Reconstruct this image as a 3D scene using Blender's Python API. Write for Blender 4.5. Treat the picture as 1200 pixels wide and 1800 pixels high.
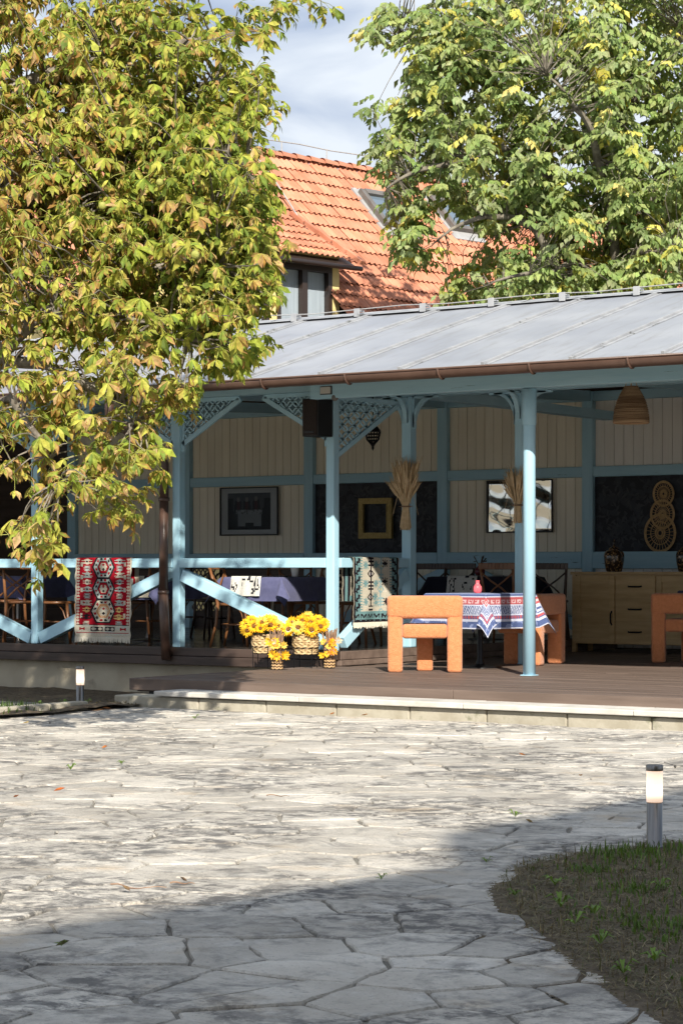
import bpy, math, random
import numpy as np
from mathutils import Vector, Matrix, noise

for _o in list(bpy.data.objects):
    bpy.data.objects.remove(_o, do_unlink=True)
scn = bpy.context.scene
COL = scn.collection
R = math.radians

# ------------------------------------------------------------------ camera, sky, sun
YAW = R(34.3)          # camera heading, turned left of the pavilion's depth axis
EYE = 1.21
FPX = 3900.0           # focal length for a 1200 px wide frame
SY, CY = math.sin(YAW), math.cos(YAW)
cam = bpy.data.cameras.new('camera')
cam.sensor_fit = 'HORIZONTAL'
cam.sensor_width = 36.0
cam.lens = 36.0 * FPX / 1200.0
cam.shift_y = 100.0 / 1200.0
cam.clip_start = 0.1
cam.clip_end = 3000.0
camo = bpy.data.objects.new('camera', cam)
COL.objects.link(camo)
camo.location = (0, 0, EYE)
camo.rotation_euler = (R(90), 0, YAW)
scn.camera = camo

SUN_EL = R(33.0)
TR = YAW + R(5.5)      # the light travels the way the camera looks, a little further left
LIGHT = Vector((-math.sin(TR) * math.cos(SUN_EL), math.cos(TR) * math.cos(SUN_EL), -math.sin(SUN_EL)))
sun = bpy.data.lights.new('sun', 'SUN')
sun.energy = 5.0
sun.angle = R(0.53)
sun.color = (1.0, 0.93, 0.81)
suno = bpy.data.objects.new('sun', sun)
COL.objects.link(suno)
suno.rotation_euler = LIGHT.to_track_quat('-Z', 'Y').to_euler()
suno.location = (0, 0, 30)

world = bpy.data.worlds.new('World')
scn.world = world
world.use_nodes = True
wn, wl_ = world.node_tree.nodes, world.node_tree.links
wn.clear()
w_out = wn.new('ShaderNodeOutputWorld')
w_bg = wn.new('ShaderNodeBackground')
w_bg.inputs['Strength'].default_value = 0.10
sky = wn.new('ShaderNodeTexSky')
sky.sky_type = 'NISHITA'
sky.sun_disc = False
sky.sun_elevation = SUN_EL
sky.sun_rotation = math.atan2(-LIGHT.x, -LIGHT.y)
sky.air_density = 1.0
sky.dust_density = 1.2
SKYX = 0.35
w_tc = wn.new('ShaderNodeTexCoord')
w_map = wn.new('ShaderNodeMapping')
w_map.inputs['Scale'].default_value = (1.0, 1.0, 2.6)
w_map.inputs['Location'].default_value = (SKYX, 0.1, 0.33)
w_n1 = wn.new('ShaderNodeTexNoise')
w_n1.inputs['Scale'].default_value = 6.0
w_n1.inputs['Detail'].default_value = 7.0
w_n1.inputs['Roughness'].default_value = 0.5
w_n1.inputs['Distortion'].default_value = 0.5
w_r1 = wn.new('ShaderNodeValToRGB')           # how bright the cloud is
w_r1.color_ramp.elements[0].position = 0.40
w_r1.color_ramp.elements[0].color = (2.75, 3.4, 4.6, 1)
w_r1.color_ramp.elements[1].position = 0.56
w_r1.color_ramp.elements[1].color = (5.4, 5.85, 6.4, 1)
w_n2 = wn.new('ShaderNodeTexNoise')
w_n2.inputs['Scale'].default_value = 1.7
w_n2.inputs['Detail'].default_value = 5.0
w_r2 = wn.new('ShaderNodeValToRGB')           # how much cloud there is
w_r2.color_ramp.elements[0].position = 0.34
w_r2.color_ramp.elements[1].position = 0.52
w_mix = wn.new('ShaderNodeMixRGB')
wl_.new(w_tc.outputs['Generated'], w_map.inputs['Vector'])
wl_.new(w_map.outputs['Vector'], w_n1.inputs['Vector'])
wl_.new(w_map.outputs['Vector'], w_n2.inputs['Vector'])
wl_.new(w_n1.outputs['Fac'], w_r1.inputs['Fac'])
wl_.new(w_n2.outputs['Fac'], w_r2.inputs['Fac'])
wl_.new(w_r2.outputs['Color'], w_mix.inputs['Fac'])
wl_.new(sky.outputs['Color'], w_mix.inputs['Color1'])
wl_.new(w_r1.outputs['Color'], w_mix.inputs['Color2'])
wl_.new(w_mix.outputs['Color'], w_bg.inputs['Color'])
wl_.new(w_bg.outputs['Background'], w_out.inputs['Surface'])

scn.view_settings.view_transform = 'Standard'
scn.view_settings.look = 'None'
scn.view_settings.gamma = 1.0
scn.view_settings.use_curve_mapping = False
scn.view_settings.exposure = 0.68
scn.render.engine = 'CYCLES'
scn.cycles.use_denoising = True
scn.cycles.max_bounces = 8

# ------------------------------------------------------------------ site helpers
def site(x, d, z=0.0):
    """camera-heading frame (x to the right, d ahead) to world metres"""
    return Vector((CY * x - SY * d, SY * x + CY * d, z))

def ray(px, py):
    x = (px - 600.0) / FPX
    return Vector((CY * x - SY, SY * x + CY, (1000.0 - py) / FPX))

def on_z(px, py, z):
    r = ray(px, py); t = (z - EYE) / r.z
    return Vector((r.x * t, r.y * t, z))

def on_v(px, py, v):
    r = ray(px, py); t = v / r.y
    return Vector((r.x * t, v, EYE + r.z * t))

def at_d(px, py, d):
    r = ray(px, py)
    return Vector((r.x * d, r.y * d, EYE + r.z * d))

# ------------------------------------------------------------------ mesh helpers
WL = {}
class MB:
    def __init__(s):
        s.v, s.f, s.m, s.c = [], [], [], []
    def add(s, vs, fs, mi=0, col=None):
        b = len(s.v)
        s.v += [tuple(p) for p in vs]
        for f in fs:
            s.f.append(tuple(b + i for i in f)); s.m.append(mi); s.c.append(col)
        return s
    def box(s, x0, x1, y0, y1, z0, z1, mi=0, col=None):
        return s.add([(x0,y0,z0),(x1,y0,z0),(x1,y1,z0),(x0,y1,z0),(x0,y0,z1),(x1,y0,z1),(x1,y1,z1),(x0,y1,z1)],
                     [(0,3,2,1),(4,5,6,7),(0,1,5,4),(1,2,6,5),(2,3,7,6),(3,0,4,7)], mi, col)
    def bar(s, p, q, w, h, up=(0,0,1), mi=0, col=None):
        p, q = Vector(p), Vector(q); d = (q - p).normalized(); up = Vector(up)
        if abs(d.dot(up)) > .98: up = Vector((0,1,0))
        sd = d.cross(up).normalized(); u = sd.cross(d).normalized()
        vs = [e + sd*a*w/2 + u*b*h/2 for e in (p,q) for a,b in ((-1,-1),(1,-1),(1,1),(-1,1))]
        return s.add(vs, [(3,2,1,0),(4,5,6,7),(0,1,5,4),(1,2,6,5),(2,3,7,6),(3,0,4,7)], mi, col)
    def tube(s, pts, r, n=8, mi=0, col=None, closed=False):
        pts = [Vector(p) for p in pts]; k = len(pts)
        rs = r if isinstance(r, (list, tuple)) else [r]*k
        vs, fs = [], []; prev = None
        for i, p in enumerate(pts):
            if closed: d = (pts[(i+1)%k] - pts[i-1])
            else: d = pts[min(i+1,k-1)] - pts[max(i-1,0)]
            d = d.normalized() if d.length > 1e-9 else Vector((0,0,1))
            if prev is None:
                a = d.orthogonal().normalized()
            else:
                a = prev - d*prev.dot(d)
                a = a.normalized() if a.length > 1e-6 else d.orthogonal().normalized()
            prev = a; b = d.cross(a)
            for j in range(n):
                t = 2*math.pi*j/n
                vs.append(p + (a*math.cos(t) + b*math.sin(t))*rs[i])
        for i in range(k if closed else k-1):
            i2 = (i+1) % k
            for j in range(n):
                fs.append((i*n+j, i*n+(j+1)%n, i2*n+(j+1)%n, i2*n+j))
        if not closed:
            fs.append(tuple(range(n-1,-1,-1))); fs.append(tuple((k-1)*n+j for j in range(n)))
        return s.add(vs, fs, mi, col)
    def lathe(s, prof, n=16, o=(0,0,0), mi=0, col=None, X=None):
        o = Vector(o); vs, fs = [], []
        for (r, z) in prof:
            for j in range(n):
                t = 2*math.pi*j/n
                p = Vector((r*math.cos(t), r*math.sin(t), z))
                if X is not None: p = X @ p
                vs.append(o + p)
        for i in range(len(prof)-1):
            for j in range(n):
                fs.append((i*n+j, i*n+(j+1)%n, (i+1)*n+(j+1)%n, (i+1)*n+j))
        if prof[0][0] > 1e-4: fs.append(tuple(range(n-1,-1,-1)))
        if prof[-1][0] > 1e-4: fs.append(tuple((len(prof)-1)*n+j for j in range(n)))
        return s.add(vs, fs, mi, col)
    def ball(s, c, r, n=8, sc=(1,1,1), mi=0, col=None):
        m = max(4, n//2 + 1); prof = []
        vs, fs = [], []
        for i in range(m+1):
            a = math.pi*i/m
            rr = max(1e-3, math.sin(a))
            for j in range(n):
                t = 2*math.pi*j/n
                vs.append((c[0]+r*sc[0]*rr*math.cos(t), c[1]+r*sc[1]*rr*math.sin(t), c[2]-r*sc[2]*math.cos(a)))
        for i in range(m):
            for j in range(n):
                fs.append((i*n+j, i*n+(j+1)%n, (i+1)*n+(j+1)%n, (i+1)*n+j))
        return s.add(vs, fs, mi, col)
    def xf(s, M):
        s.v = [tuple(M @ Vector(p)) for p in s.v]; return s
    def build(s, name, mat, parent=None, smooth=False, bevel=0, seg=2, label=None, subsurf=0):
        v = np.array(s.v, dtype=np.float64)
        lo, hi = v.min(0), v.max(0)
        c = np.array([(lo[0]+hi[0])/2, (lo[1]+hi[1])/2, lo[2]])
        me = bpy.data.meshes.new(name)
        me.from_pydata([tuple(p) for p in (v - c)], [], s.f)
        for m in (mat if isinstance(mat, (list, tuple)) else [mat]): me.materials.append(m)
        if any(s.m): me.polygons.foreach_set('material_index', s.m)
        if any(x is not None for x in s.c):
            ca = me.color_attributes.new('Col', 'FLOAT_COLOR', 'CORNER')
            arr = []
            for f, col in zip(s.f, s.c):
                arr += list((col or (1,1,1)) + (1.0,)) * len(f)
            ca.data.foreach_set('color', arr)
        if smooth: me.polygons.foreach_set('use_smooth', [True]*len(me.polygons))
        me.update()
        o = bpy.data.objects.new(name, me); COL.objects.link(o)
        put(o, c, parent)
        if bevel:
            b = o.modifiers.new('bevel', 'BEVEL'); b.width = bevel; b.segments = seg; b.limit_method = 'ANGLE'; b.angle_limit = R(40)
        if subsurf:
            b = o.modifiers.new('sub', 'SUBSURF'); b.levels = subsurf; b.render_levels = subsurf
        if label: o['label'] = label
        return o

def put(o, c, parent=None):
    WL[o.name] = Vector(c)
    if parent is not None:
        o.parent = parent; o.location = Vector(c) - WL[parent.name]
    else:
        o.location = c

def thing(name, label, cat, loc=(0,0,0), group=None):
    o = bpy.data.objects.new(name, None); COL.objects.link(o)
    o.empty_display_size = .2
    put(o, loc)
    o['label'] = label; o['category'] = cat
    if group: o['group'] = group
    return o

def tag(o, label, cat, group=None):
    o['label'] = label; o['category'] = cat
    if group: o['group'] = group
    return o

def struct(o):
    o['kind'] = 'structure'; return o

def copy_tree(o, parent=None):
    c = o.copy(); COL.objects.link(c); c.parent = parent
    for ch in list(o.children): copy_tree(ch, c)
    return c

def move(o, loc, rz=0.0):
    o.location = loc; o.rotation_euler = (0, 0, rz); return o

def link_copy(src, c, parent, rot=None, scale=None):
    """another object on the same mesh data"""
    o = bpy.data.objects.new(src.name.split('.')[0], src.data); COL.objects.link(o)
    put(o, c, parent)
    if rot is not None: o.rotation_euler = rot
    if scale is not None: o.scale = scale
    return o

# ------------------------------------------------------------------ materials
def nt(name):
    m = bpy.data.materials.new(name); m.use_nodes = True
    n, l = m.node_tree.nodes, m.node_tree.links
    return m, n, l, n['Principled BSDF']

def mixc(n, l, fac, a, b, mode='MIX'):
    x = n.new('ShaderNodeMixRGB'); x.blend_type = mode
    for sock, val in ((x.inputs['Fac'], fac), (x.inputs['Color1'], a), (x.inputs['Color2'], b)):
        if hasattr(val, 'is_linked'): l.new(val, sock)
        elif isinstance(val, (int, float)): sock.default_value = val
        else: sock.default_value = (*val, 1)
    return x.outputs['Color']

def ntex(n, l, scale, detail=6, rough=.55, vec=None, dist=0.0, kind='pos', stretch=(1,1,1)):
    if kind == 'pos':
        g = n.new('ShaderNodeNewGeometry').outputs['Position']
    else:
        g = n.new('ShaderNodeTexCoord').outputs['Object']
    mp = n.new('ShaderNodeMapping'); mp.inputs['Scale'].default_value = stretch
    l.new(g, mp.inputs['Vector'])
    t = n.new('ShaderNodeTexNoise')
    t.inputs['Scale'].default_value = scale; t.inputs['Detail'].default_value = detail
    t.inputs['Roughness'].default_value = rough; t.inputs['Distortion'].default_value = dist
    l.new(mp.outputs['Vector'], t.inputs['Vector'])
    return t.outputs['Fac']

def ramp(n, l, fac, p0, p1, c0=(0,0,0), c1=(1,1,1)):
    r = n.new('ShaderNodeValToRGB')
    r.color_ramp.elements[0].position = p0; r.color_ramp.elements[1].position = p1
    r.color_ramp.elements[0].color = (*c0, 1); r.color_ramp.elements[1].color = (*c1, 1)
    l.new(fac, r.inputs['Fac']); return r.outputs['Color']

def bump(n, l, b, h, strength, dist=.01):
    x = n.new('ShaderNodeBump'); x.inputs['Strength'].default_value = strength; x.inputs['Distance'].default_value = dist
    l.new(h, x.inputs['Height']); l.new(x.outputs['Normal'], b.inputs['Normal'])

def M(name, col, rough=.6, col2=None, scale=3., stretch=(1,1,1), p=(.35,.65), bmp=0., bscale=60., bstretch=None,
      spec=.4, metal=0., rnd=0., wear=None, wearp=(.62,.68), wscale=14., wstretch=None, attr=False, sheen=0., coat=0., bdist=.01, kind='pos'):
    m, n, l, b = nt(name)
    b.inputs['Roughness'].default_value = rough
    b.inputs['Metallic'].default_value = metal
    b.inputs['Specular IOR Level'].default_value = spec
    if sheen: b.inputs['Sheen Weight'].default_value = sheen
    if coat: b.inputs['Coat Weight'].default_value = coat; b.inputs['Coat Roughness'].default_value = .15
    if attr:
        a = n.new('ShaderNodeAttribute'); a.attribute_name = 'Col'
        c = a.outputs['Color']
        f = ramp(n, l, ntex(n, l, scale, stretch=stretch, kind=kind), *p, (.78,)*3, (1.12,)*3)
        c = mixc(n, l, 1.0, c, f, 'MULTIPLY')
    elif col2 is not None:
        c = ramp(n, l, ntex(n, l, scale, stretch=stretch, kind=kind), p[0], p[1], col, col2)
    else:
        c = mixc(n, l, 0.0, col, col)
    if wear is not None:
        wf = ramp(n, l, ntex(n, l, wscale, 8, .65, stretch=wstretch or stretch, kind=kind), *wearp)
        c = mixc(n, l, wf, c, wear)
    if rnd:
        oi = n.new('ShaderNodeObjectInfo'); mr = n.new('ShaderNodeMapRange')
        mr.inputs['To Min'].default_value = 1 - rnd; mr.inputs['To Max'].default_value = 1 + rnd
        l.new(oi.outputs['Random'], mr.inputs['Value'])
        h = n.new('ShaderNodeHueSaturation'); l.new(mr.outputs['Result'], h.inputs['Value']); l.new(c, h.inputs['Color']); c = h.outputs['Color']
    l.new(c, b.inputs['Base Color'])
    if bmp:
        bump(n, l, b, ntex(n, l, bscale, 5, .6, stretch=bstretch or stretch, kind=kind), bmp, bdist)
    return m

def leaf_mat(name, trans=.3, rough=.45, rust=False):
    m, n, l, b = nt(name)
    a = n.new('ShaderNodeAttribute'); a.attribute_name = 'Col'
    f = ramp(n, l, ntex(n, l, 34., 4, .6), .32, .68, (.66,)*3, (1.25,)*3)
    c = mixc(n, l, 1.0, a.outputs['Color'], f, 'MULTIPLY')
    if rust:                                  # browned blotches of late summer
        bl = ramp(n, l, ntex(n, l, 16., 5, .65, dist=.4), .55, .66)
        zone = ramp(n, l, ntex(n, l, 1.1, 3, .5), .40, .60)
        bl = mixc(n, l, 1.0, mixc(n, l, 1.0, bl, zone, 'MULTIPLY'), (.75,)*3, 'MULTIPLY')
        c = mixc(n, l, bl, c, (.30,.15,.055))
    l.new(c, b.inputs['Base Color'])
    b.inputs['Roughness'].default_value = rough
    b.inputs['Specular IOR Level'].default_value = .25
    tr = n.new('ShaderNodeBsdfTranslucent')
    c2 = mixc(n, l, 1.0, c, (1.25, 1.2, .6), 'MULTIPLY')
    l.new(c2, tr.inputs['Color'])
    mx = n.new('ShaderNodeMixShader'); mx.inputs['Fac'].default_value = trans
    l.new(b.outputs['BSDF'], mx.inputs[1]); l.new(tr.outputs['BSDF'], mx.inputs[2])
    l.new(mx.outputs['Shader'], n['Material Output'].inputs['Surface'])
    return m

GRAIN_V = (9, 9, .7)      # grain running up and down
GRAIN_U = (.7, 9, 9)      # grain running along the facade
BLUE = (.335, .56, .68)
mt = {}
mt['blue_v'] = M('blue_paint_upright', BLUE, .5, (.395,.615,.725), 2.0, GRAIN_V, bmp=.35, bscale=7, wear=(.44,.45,.42), wearp=(.66,.70), wscale=4)
mt['blue_u'] = M('blue_paint_along', BLUE, .5, (.395,.615,.725), 2.0, GRAIN_U, bmp=.35, bscale=7, wear=(.12,.18,.20), wearp=(.65,.69), wscale=3.5)
mt['blue_d'] = M('blue_paint_brace', (.36,.585,.70), .5, (.41,.63,.74), 3.0, bmp=.15, bscale=30)
mt['blue_pipe'] = M('blue_paint_steel', (.34,.565,.69), .38, (.375,.595,.72), 3.0)
mt['cream'] = M('cream_wall_paint', (.80,.73,.59), .65, (.86,.795,.66), 1.5, GRAIN_V, bmp=.12, bscale=9, rnd=.05)
mt['grey_wall'] = M('grey_wall_paint', (.78,.74,.69), .65, (.83,.80,.75), 1.5, GRAIN_V, bmp=.1, bscale=9, rnd=.03)
mt['roof'] = M('grey_painted_sheet', (.245,.26,.295), .5, (.31,.325,.355), 1.1, (1,1,1), spec=.45, wear=(.20,.20,.205), wearp=(.52,.80), wscale=2.0, wstretch=(4,.7,.7), bmp=.10, bscale=5, bdist=.02)
mt['roof_seam'] = M('grey_seam_paint', (.27,.28,.30), .5, (.36,.37,.385), 6, wear=(.07,.07,.06), wearp=(.60,.68), wscale=5)
mt['brown_metal'] = M('brown_gutter_metal', (.072,.040,.029), .36, (.10,.058,.043), 4, spec=.5, wear=(.24,.17,.13), wearp=(.66,.8), wscale=12)
mt['brown_wood'] = M('brown_deck_paint', (.112,.080,.064), .6, (.17,.125,.102), 1.4, GRAIN_U, bmp=.25, bscale=7, rnd=.10, wear=(.30,.22,.18), wearp=(.66,.72), wscale=5)
mt['dark_board'] = M('dark_brown_board', (.040,.026,.020), .5, (.075,.050,.040), 1.2, GRAIN_U, bmp=.2, bscale=7)
mt['floor'] = M('dark_varnished_floor', (.030,.026,.022), .2, (.055,.047,.040), 1.5, GRAIN_U, spec=.5, rnd=.2)
mt['ceiling'] = M('dark_ceiling_board', (.030,.020,.014), .7, (.055,.036,.026), 2, GRAIN_V, rnd=.15)
mt['plaster'] = M('beige_plinth_plaster', (.36,.31,.225), .85, (.45,.40,.30), 2.2, bmp=.35, bscale=30, wear=(.20,.17,.125), wearp=(.58,.75), wscale=3)
mt['stone_white'] = M('pale_step_stone', (.44,.42,.38), .8, (.60,.575,.53), 5, (1,1,1), bmp=.2, bscale=60, wear=(.32,.30,.27), wearp=(.66,.72), wscale=11, rnd=.03)
mt['kerb'] = M('mossy_concrete', (.33,.30,.235), .9, (.44,.41,.34), 6, bmp=.4, bscale=50, wear=(.16,.16,.10), wearp=(.55,.7), wscale=6, rnd=.06)
mt['paper'] = M('dark_wallpaper', (.008,.010,.016), .6, (.022,.026,.036), 9, p=(.48,.52))
mt['black'] = M('black_paint', (.012,.012,.013), .4)
mt['black_metal'] = M('black_iron', (.015,.015,.017), .35, metal=.6)
mt['steel'] = M('brushed_steel', (.17,.16,.15), .32, (.23,.22,.21), 5, (30,30,1), metal=1.0)
mt['wood_chair'] = M('brown_bentwood', (.165,.066,.024), .38, (.23,.10,.040), 8, (1,1,.3), coat=.3)
mt['wood_dark'] = M('dark_bentwood', (.035,.019,.013), .4, (.06,.032,.022), 8, (1,1,.3), coat=.2)
mt['oak'] = M('oak_front', (.50,.325,.145), .5, (.62,.43,.21), 2.2, (1.2,9,9), bmp=.1, bscale=9, rnd=.05)
mt['orange'] = M('orange_boucle', (.56,.205,.085), .95, (.64,.255,.115), 34, bmp=1.0, bscale=95, sheen=.3, spec=.1, bdist=.012)
mt['navy'] = M('navy_cloth', (.085,.09,.18), .85, (.105,.11,.21), 20, bmp=.1, bscale=200, sheen=.2, spec=.1)
mt['black_cloth'] = M('black_cloth', (.012,.013,.024), .9, sheen=.15, spec=.1)
mt['print'] = M('woven_print', (1,1,1), .9, scale=120, attr=True, bmp=.35, bscale=260, spec=.05, bdist=.004)
mt['flat_print'] = M('paper_print', (1,1,1), .7, scale=3, attr=True, p=(.0,1.0), spec=.1)
mt['fringe'] = M('cream_fringe', (.62,.58,.48), .95, (.7,.66,.56), 90)
mt['wicker'] = M('pale_wicker', (.42,.27,.125), .7, (.58,.40,.21), 45, bmp=.4, bscale=90)
mt['lamp_wicker'] = M('brown_woven_cane', (.21,.125,.066), .7, (.42,.28,.16), 3.2, (.4,.4,16), p=(.42,.55), bmp=.9, bscale=120, bstretch=(1,1,1))
mt['gold'] = M('gold_gilt_frame', (.36,.255,.085), .42, (.48,.36,.14), 40, metal=.35, bmp=.8, bscale=90)
mt['white'] = M('white_glaze', (.78,.77,.74), .3)
mt['pink'] = M('pink_glaze', (.78,.10,.13), .25, (.84,.16,.19), 10)
mt['maroon'] = M('maroon_glaze', (.12,.02,.03), .25)
mt['jar'] = M('brown_speckled_glaze', (.03,.018,.012), .18, (.36,.22,.10), 36, p=(.52,.62), coat=.5)
mt['straw'] = M('dry_straw', (.50,.36,.20), .8, (.62,.47,.29), 20)
mt['twig'] = M('brown_twigs', (.17,.10,.062), .8, (.29,.19,.125), 25, rnd=.25)
mt['petal'] = leaf_mat('petals', .2, .55)
mt['leaf'] = leaf_mat('chestnut_leaves', .28, .62, True)
mt['wleaf'] = leaf_mat('walnut_leaves', .34, .55)
mt['herb'] = leaf_mat('herb_leaves', .2, .55)
mt['bark'] = M('bark', (.10,.085,.065), .9, (.26,.23,.19), 14, bmp=.8, bscale=30)
mt['bark_dark'] = M('walnut_bark', (.09,.078,.06), .9, (.23,.205,.165), 10, bmp=.8, bscale=20)
mt['conker'] = M('green_husk', (.26,.28,.05), .7, (.36,.36,.10), 30, bmp=.8, bscale=120)
mt['tile'] = M('terracotta_tile', (.43,.165,.092), .7, (.52,.225,.14), 3, rnd=.22, wear=(.36,.15,.10), wearp=(.6,.75), wscale=2.2)
mt['yellow'] = M('yellow_render', (.62,.50,.21), .85, (.68,.56,.26), 5, bmp=.15, bscale=60)
mt['frame_brown'] = M('dark_brown_frame', (.035,.024,.02), .4)
mt['frame_grey'] = M('grey_skylight_frame', (.115,.105,.095), .4, (.15,.14,.13), 8)
mt['curtain'] = M('grey_net_curtain', (.40,.41,.43), .9, (.50,.51,.53), 2, (14,14,.4))
mt['lead'] = M('lead_flashing', (.30,.30,.30), .5, (.36,.36,.36), 8)

m_, n_, l_, b_ = nt('clear_glass')
b_.inputs['Base Color'].default_value = (.9,.93,.95,1); b_.inputs['Roughness'].default_value = .03
gl = n_.new('ShaderNodeBsdfGlossy'); gl.inputs['Roughness'].default_value = .02
tp = n_.new('ShaderNodeBsdfTransparent'); tp.inputs['Color'].default_value = (.9,.93,.95,1)
lw = n_.new('ShaderNodeFresnel'); lw.inputs['IOR'].default_value = 1.10
mx = n_.new('ShaderNodeMixShader')
l_.new(lw.outputs['Fac'], mx.inputs['Fac']); l_.new(tp.outputs['BSDF'], mx.inputs[1]); l_.new(gl.outputs['BSDF'], mx.inputs[2])
l_.new(mx.outputs['Shader'], n_['Material Output'].inputs['Surface'])
mt['glass'] = m_

m_, n_, l_, b_ = nt('skylight_glass')
b_.inputs['Base Color'].default_value = (.12,.16,.20,1); b_.inputs['Roughness'].default_value = .05; b_.inputs['Specular IOR Level'].default_value = 1.0
mt['sky_glass'] = m_

m_, n_, l_, b_ = nt('wavy_foil_print')
b_.inputs['Base Color'].default_value = (.62,.60,.55,1); b_.inputs['Metallic'].default_value = 1.0; b_.inputs['Roughness'].default_value = .06
mt['foil'] = m_

m_, n_, l_, b_ = nt('lit_frosted_glass')
b_.inputs['Base Color'].default_value = (.85,.78,.72,1); b_.inputs['Roughness'].default_value = .5
tc_ = n_.new('ShaderNodeTexCoord'); sx_ = n_.new('ShaderNodeSeparateXYZ'); l_.new(tc_.outputs['Generated'], sx_.inputs[0])
rp_ = n_.new('ShaderNodeValToRGB'); cr = rp_.color_ramp; cr.interpolation = 'EASE'
cr.elements[0].position = .05; cr.elements[0].color = (.50,.33,.22,1); cr.elements[1].position = 1.0; cr.elements[1].color = (.55,.36,.24,1)
e_ = cr.elements.new(.38); e_.color = (1.5,1.25,.85,1); e_ = cr.elements.new(.62); e_.color = (.95,.72,.45,1)
l_.new(sx_.outputs['Z'], rp_.inputs['Fac']); l_.new(rp_.outputs['Color'], b_.inputs['Emission Color'])
b_.inputs['Emission Strength'].default_value = .9
mt['lamp_glass'] = m_

# ------------------------------------------------------------------ ground and paving
def stone_mat():
    m, n, l, b = nt('weathered_limestone')
    c = ramp(n, l, ntex(n, l, 1.6, 8, .65), .33, .67, (.48,.44,.38), (.70,.655,.58))
    och = ramp(n, l, ntex(n, l, 2.1, 4, .55), .58, .75)
    c = mixc(n, l, och, c, (.54,.44,.32))
    oi = n.new('ShaderNodeObjectInfo'); mr = n.new('ShaderNodeMapRange')
    mr.inputs['To Min'].default_value = .80; mr.inputs['To Max'].default_value = 1.14
    l.new(oi.outputs['Random'], mr.inputs['Value'])
    h = n.new('ShaderNodeHueSaturation'); l.new(mr.outputs['Result'], h.inputs['Value']); l.new(c, h.inputs['Color']); c = h.outputs['Color']
    wh = ramp(n, l, ntex(n, l, 5.5, 8, .68, dist=.6), .54, .68)
    c = mixc(n, l, mixc(n, l, 1.0, wh, (.55,)*3, 'MULTIPLY'), c, (.71,.685,.635))
    # black lichen: broad patches, broken up by ragged speckle
    big = ramp(n, l, ntex(n, l, 1.0, 6, .62, dist=.5), .44, .56)
    fine = ramp(n, l, ntex(n, l, 9., 10, .75, dist=.3), .44, .56)
    lic = mixc(n, l, 1.0, big, fine, 'MULTIPLY')
    c = mixc(n, l, mixc(n, l, 1.0, lic, (.82,)*3, 'MULTIPLY'), c, (.085,.083,.082))
    med = ramp(n, l, ntex(n, l, 3.2, 9, .7, dist=.8), .52, .64)
    c = mixc(n, l, mixc(n, l, 1.0, med, (.58,)*3, 'MULTIPLY'), c, (.15,.145,.14))
    sp = ramp(n, l, ntex(n, l, 42., 6, .7), .56, .68)
    c = mixc(n, l, mixc(n, l, 1.0, sp, (.5,)*3, 'MULTIPLY'), c, (.16,.15,.14))
    l.new(c, b.inputs['Base Color'])
    b.inputs['Roughness'].default_value = .82; b.inputs['Specular IOR Level'].default_value = .3
    add = n.new('ShaderNodeMath'); add.operation = 'ADD'
    l.new(ntex(n, l, 8., 10, .7), add.inputs[0]); l.new(ntex(n, l, 48., 5, .65), add.inputs[1])
    bump(n, l, b, add.outputs[0], .9, .025)
    return m
mt['flag'] = stone_mat()
mt['mortar'] = M('sandy_joint', (.13,.12,.10), .95, (.27,.25,.215), 5, bmp=.5, bscale=70, wear=(.09,.09,.075), wearp=(.5,.7), wscale=2.5)
mt['soil'] = M('dry_soil', (.075,.055,.036), .95, (.17,.13,.08), 22, bmp=.9, bscale=60, wear=(.21,.17,.10), wearp=(.58,.68), wscale=16, bdist=.03)
mt['far_ground'] = M('trodden_ground', (.22,.19,.14), .95, (.30,.27,.20), 1.5, bmp=.3, bscale=20)

g = MB().add([(-900,-900,-.22),(900,-900,-.22),(900,900,-.22),(-900,900,-.22)], [(0,1,2,3)])
struct(g.build('ground', mt['far_ground']))

# the grass patch outline at the right of the paving (site metres)
patch_px = [(1290,1880),(1200,1797),(1120,1752),(1050,1712),(985,1668),(930,1628),(893,1592),(882,1575),(893,1555),(915,1535),(938,1520),(985,1508),(1040,1500),(1090,1494),(1150,1486),(1200,1482),(1290,1478)]
PATCH = [on_z(px, py, 0) for px, py in patch_px]
PATCH = [Vector((p.x, p.y)) for p in PATCH] + [Vector(site(3.6, 10.2)[:2]), Vector(site(3.6, 4.6)[:2])]
def inside(poly, x, y):
    r = False; j = len(poly) - 1
    for i in range(len(poly)):
        a, b = poly[i], poly[j]
        if (a.y > y) != (b.y > y) and x < (b.x - a.x)*(y - a.y)/(b.y - a.y) + a.x: r = not r
        j = i
    return r

KERB_V = 15.06                                   # front of the kerb under the step
def paved(x, y):
    if y > KERB_V - .02: return False
    if y > BEDY(x) - .02: return False
    return not inside(PATCH, x, y)
def BEDY(x):                                     # the planted bed in front of the left wall
    e0, e1 = on_z(0, 1262, 0), on_z(205, 1243, 0)
    if x > e1.x: return 99.
    t = (x - e0.x)/(e1.x - e0.x)
    return e0.y + (e1.y - e0.y)*t

paving = MB()
c0 = [site(-2.6, 4.0), site(2.8, 4.0), site(5.8, 18.2), site(-6.0, 19.4)]
pv = [(-15.2, 3.0), (-1.0, 3.0), (-1.0, KERB_V+.1), (-15.2, KERB_V+.1)]
paving.add([(x, y, -.011) for x, y in pv], [(0,1,2,3)])
paving = struct(paving.build('paving', mt['mortar']))

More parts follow.
